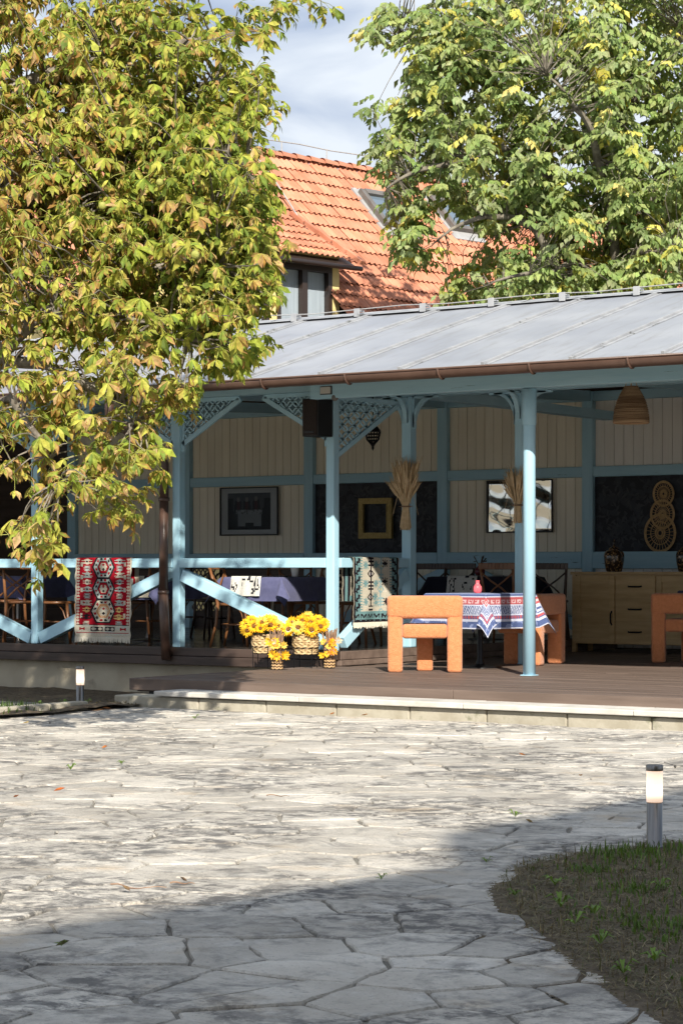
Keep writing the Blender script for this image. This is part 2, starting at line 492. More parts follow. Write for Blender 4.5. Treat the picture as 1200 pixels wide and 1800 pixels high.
random.seed(11)
pts = []
S = .325
ix = 0
for i in range(-4, 46):
    for j in range(-20, 22):
        d = 4.2 + i*S*1.02; x = j*S*1.18 + (S*.55 if i % 2 else 0)
        if abs(x) > .165*d + 1.0 or d > 20.4: continue
        x += random.uniform(-.3, .3)*S*1.7; d += random.uniform(-.3, .3)*S*1.7
        p = site(x, d); pts.append(Vector((p.x, p.y)))
cells = []
for i, p in enumerate(pts):
    near = sorted(((q - p).length, k) for k, q in enumerate(pts) if k != i and abs(q.x-p.x) < 1.6 and abs(q.y-p.y) < 1.6)[:16]
    poly = [p + Vector((math.cos(a), math.sin(a)))*.8 for a in [2*math.pi*t/16 for t in range(16)]]
    for _, k in near:
        q = pts[k]; nrm = (q - p).normalized(); mid = (p + q)/2 - nrm*random.uniform(.004, .010)
        out = []
        for a in range(len(poly)):
            A, B = poly[a], poly[(a+1) % len(poly)]
            da, db = (A - mid).dot(nrm), (B - mid).dot(nrm)
            if da <= 0: out.append(A)
            if (da < 0) != (db < 0): out.append(A + (B - A)*(da/(da - db)))
        poly = out
        if len(poly) < 3: break
    if len(poly) < 3: continue
    # trim against the patch and the kerb by pulling outline points back
    ctr = sum(poly, Vector((0,0)))/len(poly)
    if not paved(ctr.x, ctr.y):
        okv = [q for q in poly if paved(q.x, q.y)]
        if not okv: continue
        ctr = sum(okv, Vector((0,0)))/len(okv) if len(okv) > 1 else okv[0].lerp(ctr, .12)
        if not paved(ctr.x, ctr.y): continue
    dense = []
    for a in range(len(poly)):
        A, B = poly[a], poly[(a+1) % len(poly)]
        k = max(1, int((B - A).length/.07))
        for t in range(k):
            q = A + (B - A)*(t/k)
            if t: q = q + Vector((random.uniform(-1,1), random.uniform(-1,1)))*.010
            dense.append(q)
    good = []
    for q in dense:
        if not paved(q.x, q.y):
            lo_, hi_ = 0., 1.
            for _ in range(7):
                md = (lo_ + hi_)/2; z = ctr + (q - ctr)*md
                if paved(z.x, z.y): lo_ = md
                else: hi_ = md
            q = ctr + (q - ctr)*max(lo_, .05)
        good.append(q)
    cells.append((ctr, good))

def stone_mesh(mb, ctr, poly):
    k = len(poly); h = random.uniform(-.004, .004)
    tx, ty = random.uniform(-.005,.005), random.uniform(-.005,.005)
    vs, fs = [], []
    for sc, z in ((1.0, -.05), (1.0, -.007), (.976, 0.), ):
        for q in poly:
            r = ctr + (q - ctr)*sc
            vs.append((r.x, r.y, z + (h + (r.x-ctr.x)*tx + (r.y-ctr.y)*ty if z > -.04 else 0)))
    for s_ in range(2):
        for a in range(k):
            fs.append((s_*k+a, s_*k+(a+1)%k, (s_+1)*k+(a+1)%k, (s_+1)*k+a))
    fs.append(tuple(2*k+a for a in range(k)))
    mb.add(vs, fs)
def shown(ctr):
    x = CY*ctr.x + SY*ctr.y; d = -SY*ctr.x + CY*ctr.y
    return d > 5.4 and abs(x) < .154*d + .3
vis = [c for c in cells if shown(c[0])]
rest = [c for c in cells if not shown(c[0])]
vis.sort(key=lambda c: -SY*c[0].x + CY*c[0].y)
rest += vis[300:]; vis = vis[:300]
for c in vis:
    mb = MB(); stone_mesh(mb, *c); mb.build('flagstone', mt['flag'], paving)
if rest:
    mb = MB()
    for c in rest: stone_mesh(mb, *c)
    mb.build('flagstones', mt['flag'], paving)['kind'] = 'stuff'

# the soil patch, a low uneven sheet
def soil_z(x, y, z0, amp):
    return z0 + amp*(1.2+noise.noise((x*3, y*3, 0)) + .7*noise.noise((x*11, y*11, 3)) + .45*noise.noise((x*27, y*27, 5)))
def bed_z(x, y):                                  # the bed falls away towards the plinth
    f = BEDY(x); f = 15.0 if f > 90 else f
    t = max(0., min(1., (y-f-.2)/(18.4-f-.2)))
    return .03 - .15*t + .02*noise.noise((x*3, y*3, 0)) + .012*noise.noise((x*9, y*9, 3))
def soil_sheet(name, poly, step, z0, amp):
    xs = [p.x for p in poly]; ys = [p.y for p in poly]
    mb = MB(); idx = {}
    nx = int((max(xs)-min(xs))/step)+2; ny = int((max(ys)-min(ys))/step)+2
    for i in range(nx):
        for j in range(ny):
            x = min(xs)+i*step; y = min(ys)+j*step
            if any(inside(poly, x+a*.25, y+b*.25) for a, b in ((0,0),(1,0),(-1,0),(0,1),(0,-1),(.7,.7),(-.7,.7),(.7,-.7),(-.7,-.7))):
                k_ = sum(inside(poly, x+a*.06, y+b*.06) for a, b in ((1,0),(-1,0),(0,1),(0,-1),(.7,.7),(-.7,.7),(.7,-.7),(-.7,-.7)))/8
                z = bed_z(x, y) if name == 'soil_bed' else -.0045 + k_*(.0045+soil_z(x, y, z0, amp))
                idx[i, j] = len(mb.v); mb.v.append((x, y, z))
    for (i, j) in list(idx):
        k = [(i,j),(i+1,j),(i+1,j+1),(i,j+1)]
        if all(q in idx for q in k):
            mb.f.append(tuple(idx[q] for q in k)); mb.m.append(0); mb.c.append(None)
    return mb.build(name, mt['soil'], smooth=True)
struct(soil_sheet('soil_patch', PATCH, .03, .002, .006))

def blades(name, mat, n, sampler, hmin, hmax, cols, w=.004, lean=.6, parent=None, flat=0.):
    V, Fc, C = [], [], []
    for _ in range(n):
        r = sampler()
        if r is None: continue
        x, y, z, sc = r
        a = random.uniform(0, 6.283); hh = random.uniform(hmin, hmax)*sc; ln = random.uniform(.1, lean)*hh
        if random.random() < flat: ln = hh*random.uniform(1.2, 2.0); hh *= random.uniform(.05,.25)
        ww = w*random.uniform(.6, 1.4)
        dx, dy = math.cos(a), math.sin(a)
        b = len(V)
        V += [(x-dy*ww, y+dx*ww, z-.005), (x+dy*ww, y-dx*ww, z-.005), (x+dx*ln*.4+dy*ww*.7, y+dy*ln*.4-dx*ww*.7, z+hh*.62), (x+dx*ln*.4-dy*ww*.7, y+dy*ln*.4+dx*ww*.7, z+hh*.62), (x+dx*ln, y+dy*ln, z+hh)]
        Fc += [(b,b+1,b+2,b+3),(b+3,b+2,b+4)]
        c = random.choice(cols); k = random.uniform(.75, 1.25); c = tuple(q*k for q in c)
        C += [c, c]
    mb = MB(); mb.v, mb.f, mb.m, mb.c = V, Fc, [0]*len(Fc), C
    return mb.build(name, mat, parent)
GREEN = [(.10,.17,.03),(.13,.20,.04),(.08,.14,.03)]
DRY = [(.20,.155,.08),(.15,.115,.062),(.26,.21,.115),(.11,.082,.045),(.10,.105,.04)]
tufts = [(site(random.uniform(.9, 2.6), random.uniform(6.2, 9.6)), random.uniform(.05,.16)) for _ in range(46)]
def patch_pt():
    p = site(random.uniform(.5, 2.4), random.uniform(5.2, 9.8))
    return (p.x, p.y, soil_z(p.x, p.y, .002, .006)+.004, 1.) if inside(PATCH, p.x, p.y) else ((p.x, p.y, .002, .8) if random.random() < .6 and any(inside(PATCH, p.x+a*.07, p.y+b*.07) for a, b in ((1,0),(-1,0),(0,1),(0,-1))) else None)
def tuft_pt():
    c, r = random.choice(tufts)
    x, y = c.x + random.gauss(0, r), c.y + random.gauss(0, r)
    return (x, y, soil_z(x, y, .002, .006)+.002, random.uniform(.6,1.3)) if inside(PATCH, x, y) else None
def far_edge_pt():
    p = site(random.uniform(1.0, 2.3), random.gauss(9.3, .16))
    return (p.x, p.y, .012, 1.) if inside(PATCH, p.x, p.y) else None
o = blades('dry_grass', mt['herb'], 46000, patch_pt, .015, .05, DRY+[(.13,.12,.05)], .0017, 1.2, flat=.93); o['kind'] = 'stuff'; o['label'] = 'dry brown grass litter over the soil patch'; o['category'] = 'grass'
o = blades('green_grass', mt['herb'], 3600, tuft_pt, .010, .030, GREEN, .004, .8); o['kind'] = 'stuff'; o['label'] = 'thin green grass tufts on the soil patch'; o['category'] = 'grass'
o = blades('tall_grass', mt['herb'], 650, far_edge_pt, .02, .05, GREEN, .0035, .6); o['kind'] = 'stuff'; o['label'] = 'longer grass around the steel bollard at the right'; o['category'] = 'grass'

def weed(loc, r, n, label, group='small weeds'):
    t = thing('weed', label, 'weed', loc, group)
    for i in range(n):
        a = 6.283*i/n + random.uniform(-.3,.3); L = r*random.uniform(.7,1.2); up = random.uniform(.35,.9)
        d = Vector((math.cos(a), math.sin(a), 0)); s_ = Vector((-d.y, d.x, 0))
        p0 = Vector(loc); m_ = p0 + d*L*.5 + Vector((0,0,L*up)); e = p0 + d*L + Vector((0,0,L*up*.7)); w = L*.17
        k = random.uniform(.8,1.3); c = (.14*k,.22*k,.045*k)
        MB().add([p0, m_ + s_*w, e, m_ - s_*w, m_ - Vector((0,0,w*.5))], [(0,4,1),(4,2,1),(0,3,4),(4,3,2)], 0, c).build('leaf', mt['herb'], t)
    return t
for px, py, r, wh in ((1010,1625,.05,'at its centre left'),(985,1596,.06,'highest of the pair left of centre'),(1045,1608,.05,'just right of its centre left pair'),(975,1556,.05,'near its upper left tip'),(1150,1690,.05,'towards its lower right edge'),(905,1575,.035,'at its leftmost tip by the stones'),(1095,1712,.05,'lowest of all, near the stones'),(1160,1560,.05,'below the right bollard'),(1055,1660,.05,'halfway down, below the centre pair')):
    weed(on_z(px, py, .02), r, random.randint(5,8), 'small green broadleaf weed in the soil patch, '+wh, 'weeds in the soil patch')
for px, py, r, wh in ((905,1437,.045,'left of the right bollard near the shade edge'),(213,1344,.04,'in the far left paving below the bed'),(124,1354,.045,'at the far left beyond the rust brown leaf'),(670,1547,.03,'in the middle of the shaded paving edge'),(855,1517,.03,'beside the tip of the soil patch'),(343,1264,.04,'close to the left end of the stone step'),(108,1664,.03,'in the near shade at the lower left')):
    weed(on_z(px, py, .005), r, 6, 'tiny green weed in a paving joint '+wh, 'weeds in the paving joints')

# the bed at the foot of the left wall
bed = [Vector(on_z(-150,1276,0)[:2]), Vector(on_z(0,1262,0)[:2]), Vector(on_z(120,1250,0)[:2]), Vector(on_z(205,1243,0)[:2]), Vector(on_z(240,1222,0)[:2]), Vector((-13.3,18.6)), Vector((-19.5,18.6))]
struct(soil_sheet('soil_bed', bed, .08, .02, .03))
ed = thing('bed_edging', 'low dark stone edging along the soil bed at the far left', 'edging', on_z(60,1250,0))
e0, e1 = on_z(-40,1262,0), on_z(140,1247,0)
for i in range(5):
    a, b = e0.lerp(e1, i/5+.004), e0.lerp(e1, (i+1)/5-.004)
    MB().bar(a+Vector((0,.05,.025)), b+Vector((0,.05,.025)), .12, .09).build('edging_stone', mt['kerb'], ed, bevel=.012)
def bed_pt():
    p = on_z(random.gauss(20,26), random.gauss(1254,3), 0)
    return (p.x, p.y, .03, random.uniform(.5,1.2))
o = blades('edge_grass', mt['herb'], 220, bed_pt, .03, .10, [(.05,.09,.02),(.07,.11,.025)], .005, .9); o['kind'] = 'stuff'; o['label'] = 'rough grass spilling over the bed edging at far left'; o['category'] = 'grass'
def litter_pt():
    p = on_z(random.uniform(0,240), random.uniform(1218,1244), 0)
    return (p.x, p.y, bed_z(p.x, p.y)+.01, 1.)
o = blades('leaf_litter', mt['herb'], 900, litter_pt, .01, .04, DRY+[(.12,.08,.04)], .008, 1.2, flat=.8); o['kind'] = 'stuff'; o['label'] = 'dry leaf litter in the bed below the plastered plinth'; o['category'] = 'litter'
for px, py, r, wh in ((112,1238,.06,'just left of the left bollard'),(152,1236,.05,'just right of the left bollard'),(70,1240,.05,'halfway between the left bollard and the picture edge')):
    weed(on_z(px, py, .02), r, 7, 'small green weed in the bed '+wh, 'weeds in the bed')

# ------------------------------------------------------------------ step and deck
DECK = .22
DU0, DU1 = -12.86, -5.0
step = thing('stone_step', 'long pale stone step on a mossy kerb below the brown deck', 'step', (-9.5, 15.3, 0))
u = on_v(272, 1217, 15.1).x; lens_ = [1.55, 1.6, 1.5, 1.62, 1.55, 1.6]
for Ls in lens_:
    MB().box(u+.002, u+Ls-.002, 15.08, 15.62, .098, .143+random.uniform(-.002,.002)).build('slab', mt['stone_white'], step, bevel=.008)
    u += Ls
u = on_v(200, 1232, 15.13).x
for i in range(14):
    Ls = .72 if i else .95
    MB().box(u+.004, u+Ls-.004, KERB_V+.07, 15.45, -.05, .093+random.uniform(-.006,.002)).build('kerb_block', mt['kerb'], step, bevel=.012)
    u += Ls

deck = thing('deck', 'brown painted timber deck in front of the blue pavilion', 'deck', (-9.5, 18, 0))
y = 15.50
while y < 24.7:
    w = .138
    u0 = DU0 if y < 18.40 else -12.60
    cuts = [u0] + sorted(random.uniform(u0+.6, DU1-.6) for _ in range(2)) + [DU1]
    for a, b in zip(cuts[:-1], cuts[1:]):
        if b - a < .3: continue
        MB().box(a+.0015, b-.0015, y+.003, y+w-.003, DECK-.03, DECK+random.uniform(-.0025,.0025)).build('plank', mt['brown_wood'], deck)
    y += w
MB().box(DU0+.01, DU1, 15.56, 15.60, .10, DECK-.031).build('joist', mt['dark_board'], deck)
MB().box(DU0+.03, DU1, 15.7, 24.6, .03, .10).build('subframe', mt['black'], deck)
for a, b in ((DU0-.004, -9.45), (-9.446, -6.9), (-6.896, DU1)):
    MB().box(a, b, 15.462, 15.497, .118, DECK+.002).build('front_board', mt['brown_wood'], deck, bevel=.004)
MB().box(DU0-.036, DU0-.002, 15.50, 18.40, .118, DECK+.002).build('side_board', mt['brown_wood'], deck, bevel=.004)

# ------------------------------------------------------------------ pavilion
FV = 18.51           # front plane of the railed platform
PU = -12.68          # right side of the platform
PZ = .375            # platform floor
WV = 24.80           # back wall
pav = thing('pavilion', 'light blue timber pavilion with grey metal roof and railed terrace', 'pavilion', (-14.5, 21.5, 0))

# platform
MB().box(-23.5, PU-.06, FV+.07, 24.7, -.22, .25).build('plinth', mt['plaster'], pav)
MB().box(-23.5, PU, FV+.0, FV+.06, .285, PZ-.004).build('base_board', mt['dark_board'], pav, bevel=.006)
MB().box(-23.5, PU-.02, FV-.03, FV+.03, .19, .281).build('base_board', mt['dark_board'], pav, bevel=.006)
MB().box(PU-.05, PU+.005, FV+.062, 24.6, .285, PZ-.004).build('side_board', mt['brown_wood'], pav, bevel=.006)
MB().box(PU-.04, PU+.03, FV+.032, 24.6, .225, .281).build('side_board', mt['brown_wood'], pav, bevel=.006)
fl = MB().box(-23.5, PU-.06, FV+.08, 24.7, .25, PZ-.03).build('platform_floor', mt['dark_board'], pav)
y = FV+.004
while y < 24.6:
    MB().box(-23.5, PU-.004, y+.002, y+.148, PZ-.029, PZ+random.uniform(-.001,.001)).build('floorboard', mt['floor'], fl); y += .15

# front posts
PW = .098
def post(u0, v0, z0, z1, w=PW, m='blue_v'):
    return MB().box(u0-w/2, u0+w/2, v0-w/2, v0+w/2, z0, z1).build('post', mt[m], pav, bevel=.008)
for u in (-18.83, -16.81, -14.79, PU-.118):
    post(u, FV+.09, PZ, 3.02)
post(PU-.09, 20.0, PZ, 3.05, .115)
post(-11.44, 20.07, DECK, 3.05, .095)
post(-8.3, 20.07, DECK, 3.05, .12)
# top plates
MB().box(-23.5, PU-.02, FV+.02, FV+.16, 3.024, 3.12).build('top_plate', mt['blue_u'], pav)
MB().box(PU-.17, PU-.01, FV+.165, 24.6, 3.054, 3.16).build('top_plate', mt['blue_d'], pav)
MB().box(PU-.006, -4.9, 20.0, 20.14, 3.054, 3.16).build('top_plate', mt['blue_u'], pav)
# front beam over the round column
MB().box(-12.58, -4.9, 17.885, 18.005, 2.885, 3.06).build('front_beam', mt['blue_u'], pav, bevel=.006)
# round steel columns with a collar
for cu in (-10.138, -6.6):
    cc = MB().lathe([(.058,DECK),(.058,2.55),(.058,2.88)], 24, (cu,17.945,0)).build('column', mt['blue_pipe'], pav, smooth=True)
    MB().lathe([(.058,2.54),(.064,2.545),(.066,2.70),(.066,2.876),(.060,2.88)], 24, (cu,17.945,0)).build('collar', mt['blue_pipe'], cc, smooth=True)
    MB().box(cu-.062, cu+.062, 17.885, 18.006, DECK+.002, DECK+.010).build('base_plate', mt['blue_pipe'], cc)

# railings and braces
RT, RB = 1.322, 1.222
def rail(u0, u1):
    return MB().box(u0, u1, FV+.03, FV+.14, RB, RT).build('handrail', mt['blue_u'], pav, bevel=.006)
def brace(a, b, up=(0,1,0), w=.09, h=.13):
    return MB().bar(a, b, h, w, up).build('brace', mt['blue_d'], pav, bevel=.006)
P_ = [-18.83, -16.81, -14.79, PU-.118]
hw = PW/2
for a, b in zip(P_[:-1], P_[1:]): rail(a+hw+.001, b-hw-.001)
rail(-23.4, -18.83-hw-.001)
bv = FV+.085
brace((-16.81-hw-.02, bv, PZ+.06), (-18.83+hw, bv, RB-.07))
brace((-16.81+hw+.02, bv, PZ+.06), (-14.79-hw, bv, RB-.04))
brace((-14.79+hw+.02, bv, RB-.08), (PU-.118-hw-.05, bv, PZ+.07))
# side railing
MB().box(PU-.145, PU-.045, FV+.142, 20.0-.06, RB, RT).build('handrail', mt['blue_d'], pav, bevel=.006)
brace((PU-.09, FV+.22, PZ+.08), (PU-.09, 19.91, RB-.06), (1,0,0))

# fretwork brackets: overlapping rings inside a triangular frame
def fret(corner, ux, drop, width, sx=1.0):
    """corner: top corner at the post; ux: unit vector away from the post; triangle width x drop"""
    c = Vector(corner); ux = Vector(ux); uz = Vector((0,0,-1)); nn = ux.cross(uz)
    P = lambda a, b: c + ux*a + uz*b
    T = .014
    f = MB()
    def strip(a, b, w):
        f.bar(a, b, T+.012, w, up=nn.cross((b-a).normalized()))
    strip(P(0,.02), P(width,.02), .04)
    strip(P(.02,.04), P(.02,drop+.10), .04)
    strip(P(width+.02,.03), P(.015,drop+.02), .05)
    fr = f.build('lattice_bracket', mt['blue_d'], pav)
    L = MB(); s = .148; rr = s/math.sqrt(2)*1.0; tw = .0145
    for i in range(-1, int(width/s*1.5)+4):
        for j in range(-1, int(drop/s*1.5)+4):
            ca, cb = (i + .5*(j % 2))*s*sx, j*s*.5
            seg = 20
            for k in range(seg):
                t0, t1 = 6.28318*k/seg, 6.28318*(k+1)/seg
                am, bm_ = ca+rr*.707*sx*math.cos((t0+t1)/2), cb+rr*.707*math.sin((t0+t1)/2)
                if am < .02 or bm_ < .02 or am/width + bm_/drop > 1.0: continue
                vs = []
                for t in (t0, t1):
                    for r_ in (rr*.707-tw/2, rr*.707+tw/2):
                        for d_ in (-T/2, T/2):
                            vs.append(P(ca+r_*sx*math.cos(t), cb+r_*math.sin(t)) + nn*d_)
                L.add(vs, [(0,2,6,4),(1,5,7,3),(0,4,5,1),(2,3,7,6)])
    L.build('fretwork', mt['blue_d'], fr)
    return fr
ft = 3.02
for u in (-18.83, -16.81, -14.79, PU-.118):
    if u > -14.8 and u > -13: fret((u-hw, bv, ft), (-1,0,0), .46, .80)
    else:
        fret((u-hw, bv, ft), (-1,0,0), .46, .80) if u > -18 else None
        fret((u+hw, bv, ft), (1,0,0), .46, .76)
fret((PU-.112, FV+.09+hw, 2.985), (0,1,0), .60, 1.16, 1.5)

# curved brackets on the inner posts
def knee(corner, ux, size, w=.05):
    c = Vector(corner); ux = Vector(ux)
    pts_ = [c + ux*(size*(1-math.cos(t))) - Vector((0,0,size*1.25*(1-math.sin(t)))) for t in [R(90)*k/8 for k in range(9)]]
    mb = MB()
    for a, b in zip(pts_[:-1], pts_[1:]): mb.bar(a, b, w, .035, up=ux.cross(Vector((0,0,1))).cross(b-a))
    mb.bar(c+ux*.012+Vector((0,0,0)), c+ux*.012-Vector((0,0,size*1.3)), w, .02, up=ux)
    mb.bar(c-Vector((0,0,.01)), c+ux*(size+.06)-Vector((0,0,.01)), w, .02)
    return mb.build('curved_bracket', mt['blue_d'], pav)
for (cu, cv, w) in ((PU-.09, 20.0, .115), (-11.44, 20.07, .095)):
    knee((cu+w/2, cv, 3.05), (1,0,0), .26); knee((cu-w/2, cv, 3.05), (-1,0,0), .26)
    knee((cu, cv-w/2, 3.05), (0,-1,0), .22)

# back wall: sheathing, planks, posts, rails
bw = MB().box(-23.5, -4.9, WV+.06, WV+.10, 1.30, 3.5).build('back_wall', mt['dark_board'], pav)
MB().box(-23.5, -4.9, 24.90-.03, 24.90, 0, .62).build('wall_base', mt['dark_board'], pav)
for a, b in ((-23.5,-19.75),(-19.05,-4.9)):
    MB().box(a, b, 24.872, 24.90, .621, 1.299).build('wall_lining', mt['dark_board'], pav)
WP = [-21.70, -19.56, -17.43, -15.29, -13.15, -11.0, -8.9, -6.8]
for u in WP:
    MB().box(u-.075, u+.075, WV-.055, WV+.055, DECK if u > PU else PZ, 3.44).build('wall_post', mt['blue_v'], bw, bevel=.006)
for a, b in zip(WP[:-1], WP[1:]):
    a2, b2 = a+.077, b-.077
    MB().box(a2, b2, WV-.045, WV+.05, 2.365, 2.495).build('wall_rail', mt['blue_u'], bw, bevel=.006)
    MB().box(a2, b2, WV-.06, WV+.05, 1.215, 1.425).build('wall_rail', mt['blue_u'], bw, bevel=.006)
    MB().box(a2, b2, WV-.045, WV+.05, 3.32, 3.44).build('wall_rail', mt['blue_u'], bw, bevel=.006)
    papered = a in (-17.43, -13.15)
    m = mt['grey_wall'] if a >= -13.2 else mt['cream']
    for z0, z1, skip in ((2.497, 3.318, False), (1.427, 2.363, papered), (PZ-.15, 1.213, a == -19.56 or a == -21.70)):
        if skip: continue
        n = 15; w = (b2-a2)/n
        for i in range(n):
            MB().box(a2+i*w+.0035, a2+(i+1)*w-.0035, WV+.018+random.uniform(-.002,.002), WV+.045, z0, z1).build('wall_plank', m, bw)
    if papered:
        MB().box(a2+.002, b2-.002, WV+.01, WV+.045, 1.427, 2.363).build('wallpaper_panel', mt['paper'], bw)
# relief on the wallpaper: raised leaf shapes
random.seed(5)
mt['paper_leaf'] = M('wallpaper_leaf', (.022,.026,.035), .45, (.035,.036,.042), 8)
for a in (-17.43, -13.15):
    mb = MB()
    for i in range(420):
        x = random.uniform(a+.14, a+2.14-.14); z = random.uniform(1.47, 2.32); L = random.uniform(.03,.055); t = random.uniform(0, 3.14)
        dx, dz = math.cos(t)*L, math.sin(t)*L
        mb.add([(x-dx,WV+.006,z-dz),(x-dz*.35,WV+.004,z+dx*.35),(x+dx,WV+.006,z+dz),(x+dz*.35,WV+.004,z-dx*.35)], [(0,1,2,3)])
    mb.build('wallpaper_leaves', mt['paper_leaf'], bw)['kind'] = 'stuff'
# lower dado with braces and an opening with diamond trellis at the left
brace((-14.75, WV-.12, 1.17), (-13.26, WV-.12, .50), w=.06, h=.15)
brace((-15.18, WV-.12, 1.17), (-16.9, WV-.12, .50), w=.06, h=.15)
mb = MB()
for k in range(-6, 14):
    a = -19.75 + k*.075
    for sgn in (1, -1):
        p, q = [a, .62], [a + sgn*.42, 1.3]
        lo_t, hi_t = 0., 1.
        dx = q[0]-p[0]
        t0, t1 = sorted(((-19.75-p[0])/dx, (-19.05-p[0])/dx))
        t0, t1 = max(0, t0), min(1, t1)
        if t1 - t0 > .05:
            mb.bar((p[0]+dx*t0, WV+.02+.012*sgn, .62+.68*t0), (p[0]+dx*t1, WV+.02+.012*sgn, .62+.68*t1), .02, .010, up=(0,1,0))
mb.build('trellis', mt['brown_wood'], bw)['kind'] = 'stuff'
# end walls
MB().box(-23.56, -23.5, 18.6, 24.8, 0, 3.5).build('end_wall', mt['cream'], pav)
MB().box(-4.9, -4.84, 20.0, 24.8, 0, 3.5).build('end_wall', mt['cream'], pav)
# tie beams
for u in (-21.70, -19.56, -17.43, -15.29, -13.15, -11.0, -8.9):
    MB().bar((u, 18.6 if u < PU else 18.02, 3.14 if u < PU else 3.12), (u, WV-.06, 3.38), .10, .13).build('tie_beam', mt['blue_d'], pav)

# roof: sheets between standing seams, both slopes
EV, EZ, RV, RZ = 17.20, 3.045, 20.82, 4.07
BV, BZ = 25.3, 3.50
roof = MB().add([(-23.6,EV+.05,EZ-.03),(-4.6,EV+.05,EZ-.03),(-4.6,RV,RZ-.03),(-23.6,RV,RZ-.03),(-4.6,BV,BZ-.03),(-23.6,BV,BZ-.03)], [(0,1,2,3),(3,2,4,5)]).build('roof', mt['dark_board'], pav)
SP = .893; us = -12.88 - 12*SP
NS = 22
sl = Vector((0, RV-EV, RZ-EZ)); sln = Vector((0, -(RZ-EZ), RV-EV)).normalized()
def warped(u0, u1, p0, dirv, nrm, nseg=5):
    mb = MB(); vs = []; fs = []
    nu = 5
    for j in range(nseg+1):
        for i in range(nu+1):
            u = u0 + (u1-u0)*i/nu
            p = Vector((u, p0[0], p0[1])) + dirv*(j/nseg)
            edge = min(i, nu-i, 1)
            p += nrm*(.004*noise.noise((u*2.3, j*.9, 1.)) + .003*noise.noise((u*6, j*2.1, 5.)))*(1 if edge else .3)
            vs.append(p)
    for j in range(nseg):
        for i in range(nu):
            a = j*(nu+1)+i; fs.append((a, a+1, a+nu+2, a+nu+1))
    return mb.add(vs, fs)
for k in range(NS):
    u0 = us + k*SP
    if u0 < -23.7 or u0 > -4.7: continue
    warped(u0+.004, u0+SP-.004, (EV, EZ), sl, sln).build('roof_sheet', mt['roof'], roof, smooth=True)
    warped(u0+SP-.004, u0+.004, (BV, BZ), Vector((0, RV-BV, RZ-BZ)), Vector((0,.13,.99))).build('roof_sheet', mt['roof'], roof, smooth=True)
    pts_ = [Vector((u0 + .007*noise.noise((j*.8, k*3.1, 0)), EV, EZ)) + sl*(j/8) + sln*.014 for j in range(9)]
    mb = MB()
    for a, b in zip(pts_[:-1], pts_[1:]): mb.bar(a, b, .030, .026, up=sln)
    mb.build('standing_seam', mt['roof_seam'], roof)
    mb = MB().bar(Vector((u0+.045, EV, EZ))+sln*.006, Vector((u0+.045, EV, EZ))+sl+sln*.006, .032, .008, up=sln)
    mb.build('seam_fold', mt['roof_seam'], roof)
rc = MB()
for k in range(20):
    a, b = -23.6+k*.95, -23.6+(k+1)*.95
    dz = .006*noise.noise((k*1.7, 2, 0)); dz2 = .006*noise.noise(((k+1)*1.7, 2, 0))
    rc.add([(a,RV-.13,RZ-.012+dz),(b,RV-.13,RZ-.012+dz2),(b,RV,RZ+.035+dz2),(a,RV,RZ+.035+dz),(b,RV+.13,RZ-.012),(a,RV+.13,RZ-.012)], [(0,1,2,3),(3,2,4,5)])
rc.build('ridge_cap', mt['roof_seam'], roof)
wire_z = RZ+.075
for k in range(14):
    u = -16.5 + k*.87
    cl = MB().box(u-.038, u+.038, RV-.16, RV-.148, RZ-.03, RZ+.065).build('ridge_clip', mt['roof_seam'], roof, bevel=.004)
    MB().box(u-.042, u+.042, RV-.142, RV-.06, RZ+.03, RZ+.045).build('clip_arm', mt['roof_seam'], roof)
mb = MB().tube([(-17.5+k*.6, RV-.13, wire_z-.02+.012*math.sin(k*2.1)) for k in range(22)], .006, 5).build('ridge_wire', mt['lead'], roof)
MB().add([(-23.6,EV+.0,EZ-.02),(-4.6,EV+.0,EZ-.02),(-4.6,EV+.0,EZ+.006),(-23.6,EV+.0,EZ+.006)], [(0,1,2,3)]).build('drip_edge', mt['lead'], roof)
# ceiling boards under the rafters, soffit
cz = lambda v: EZ - .06 + (v-EV)*(RZ-EZ)/(RV-EV) if v < RV else BZ - .06 + (BV-v)*(RZ-BZ)/(BV-RV)
ce = MB().add([(-23.5,17.35,cz(17.35)),(-4.9,17.35,cz(17.35)),(-4.9,RV,cz(RV)),(-23.5,RV,cz(RV)),(-4.9,24.9,cz(24.9)),(-23.5,24.9,cz(24.9))], [(3,2,1,0),(5,4,2,3)]).build('ceiling', mt['ceiling'], pav)
v = 17.4
while v < 24.8:
    MB().add([(-23.5,v,cz(v)-.012),(-4.9,v,cz(v)-.012),(-4.9,v+.16,cz(v+.16)-.012),(-23.5,v+.16,cz(v+.16)-.012)], [(3,2,1,0)]).build('ceiling_board', mt['ceiling'], ce); v += .172
k = -23.2
while k < -5:
    MB().bar((k, 18.2, EZ-.12+(18.2-EV)*(RZ-EZ)/(RV-EV)), (k, RV, RZ-.12), .08, .11).build('rafter', mt['ceiling'], ce); k += .9
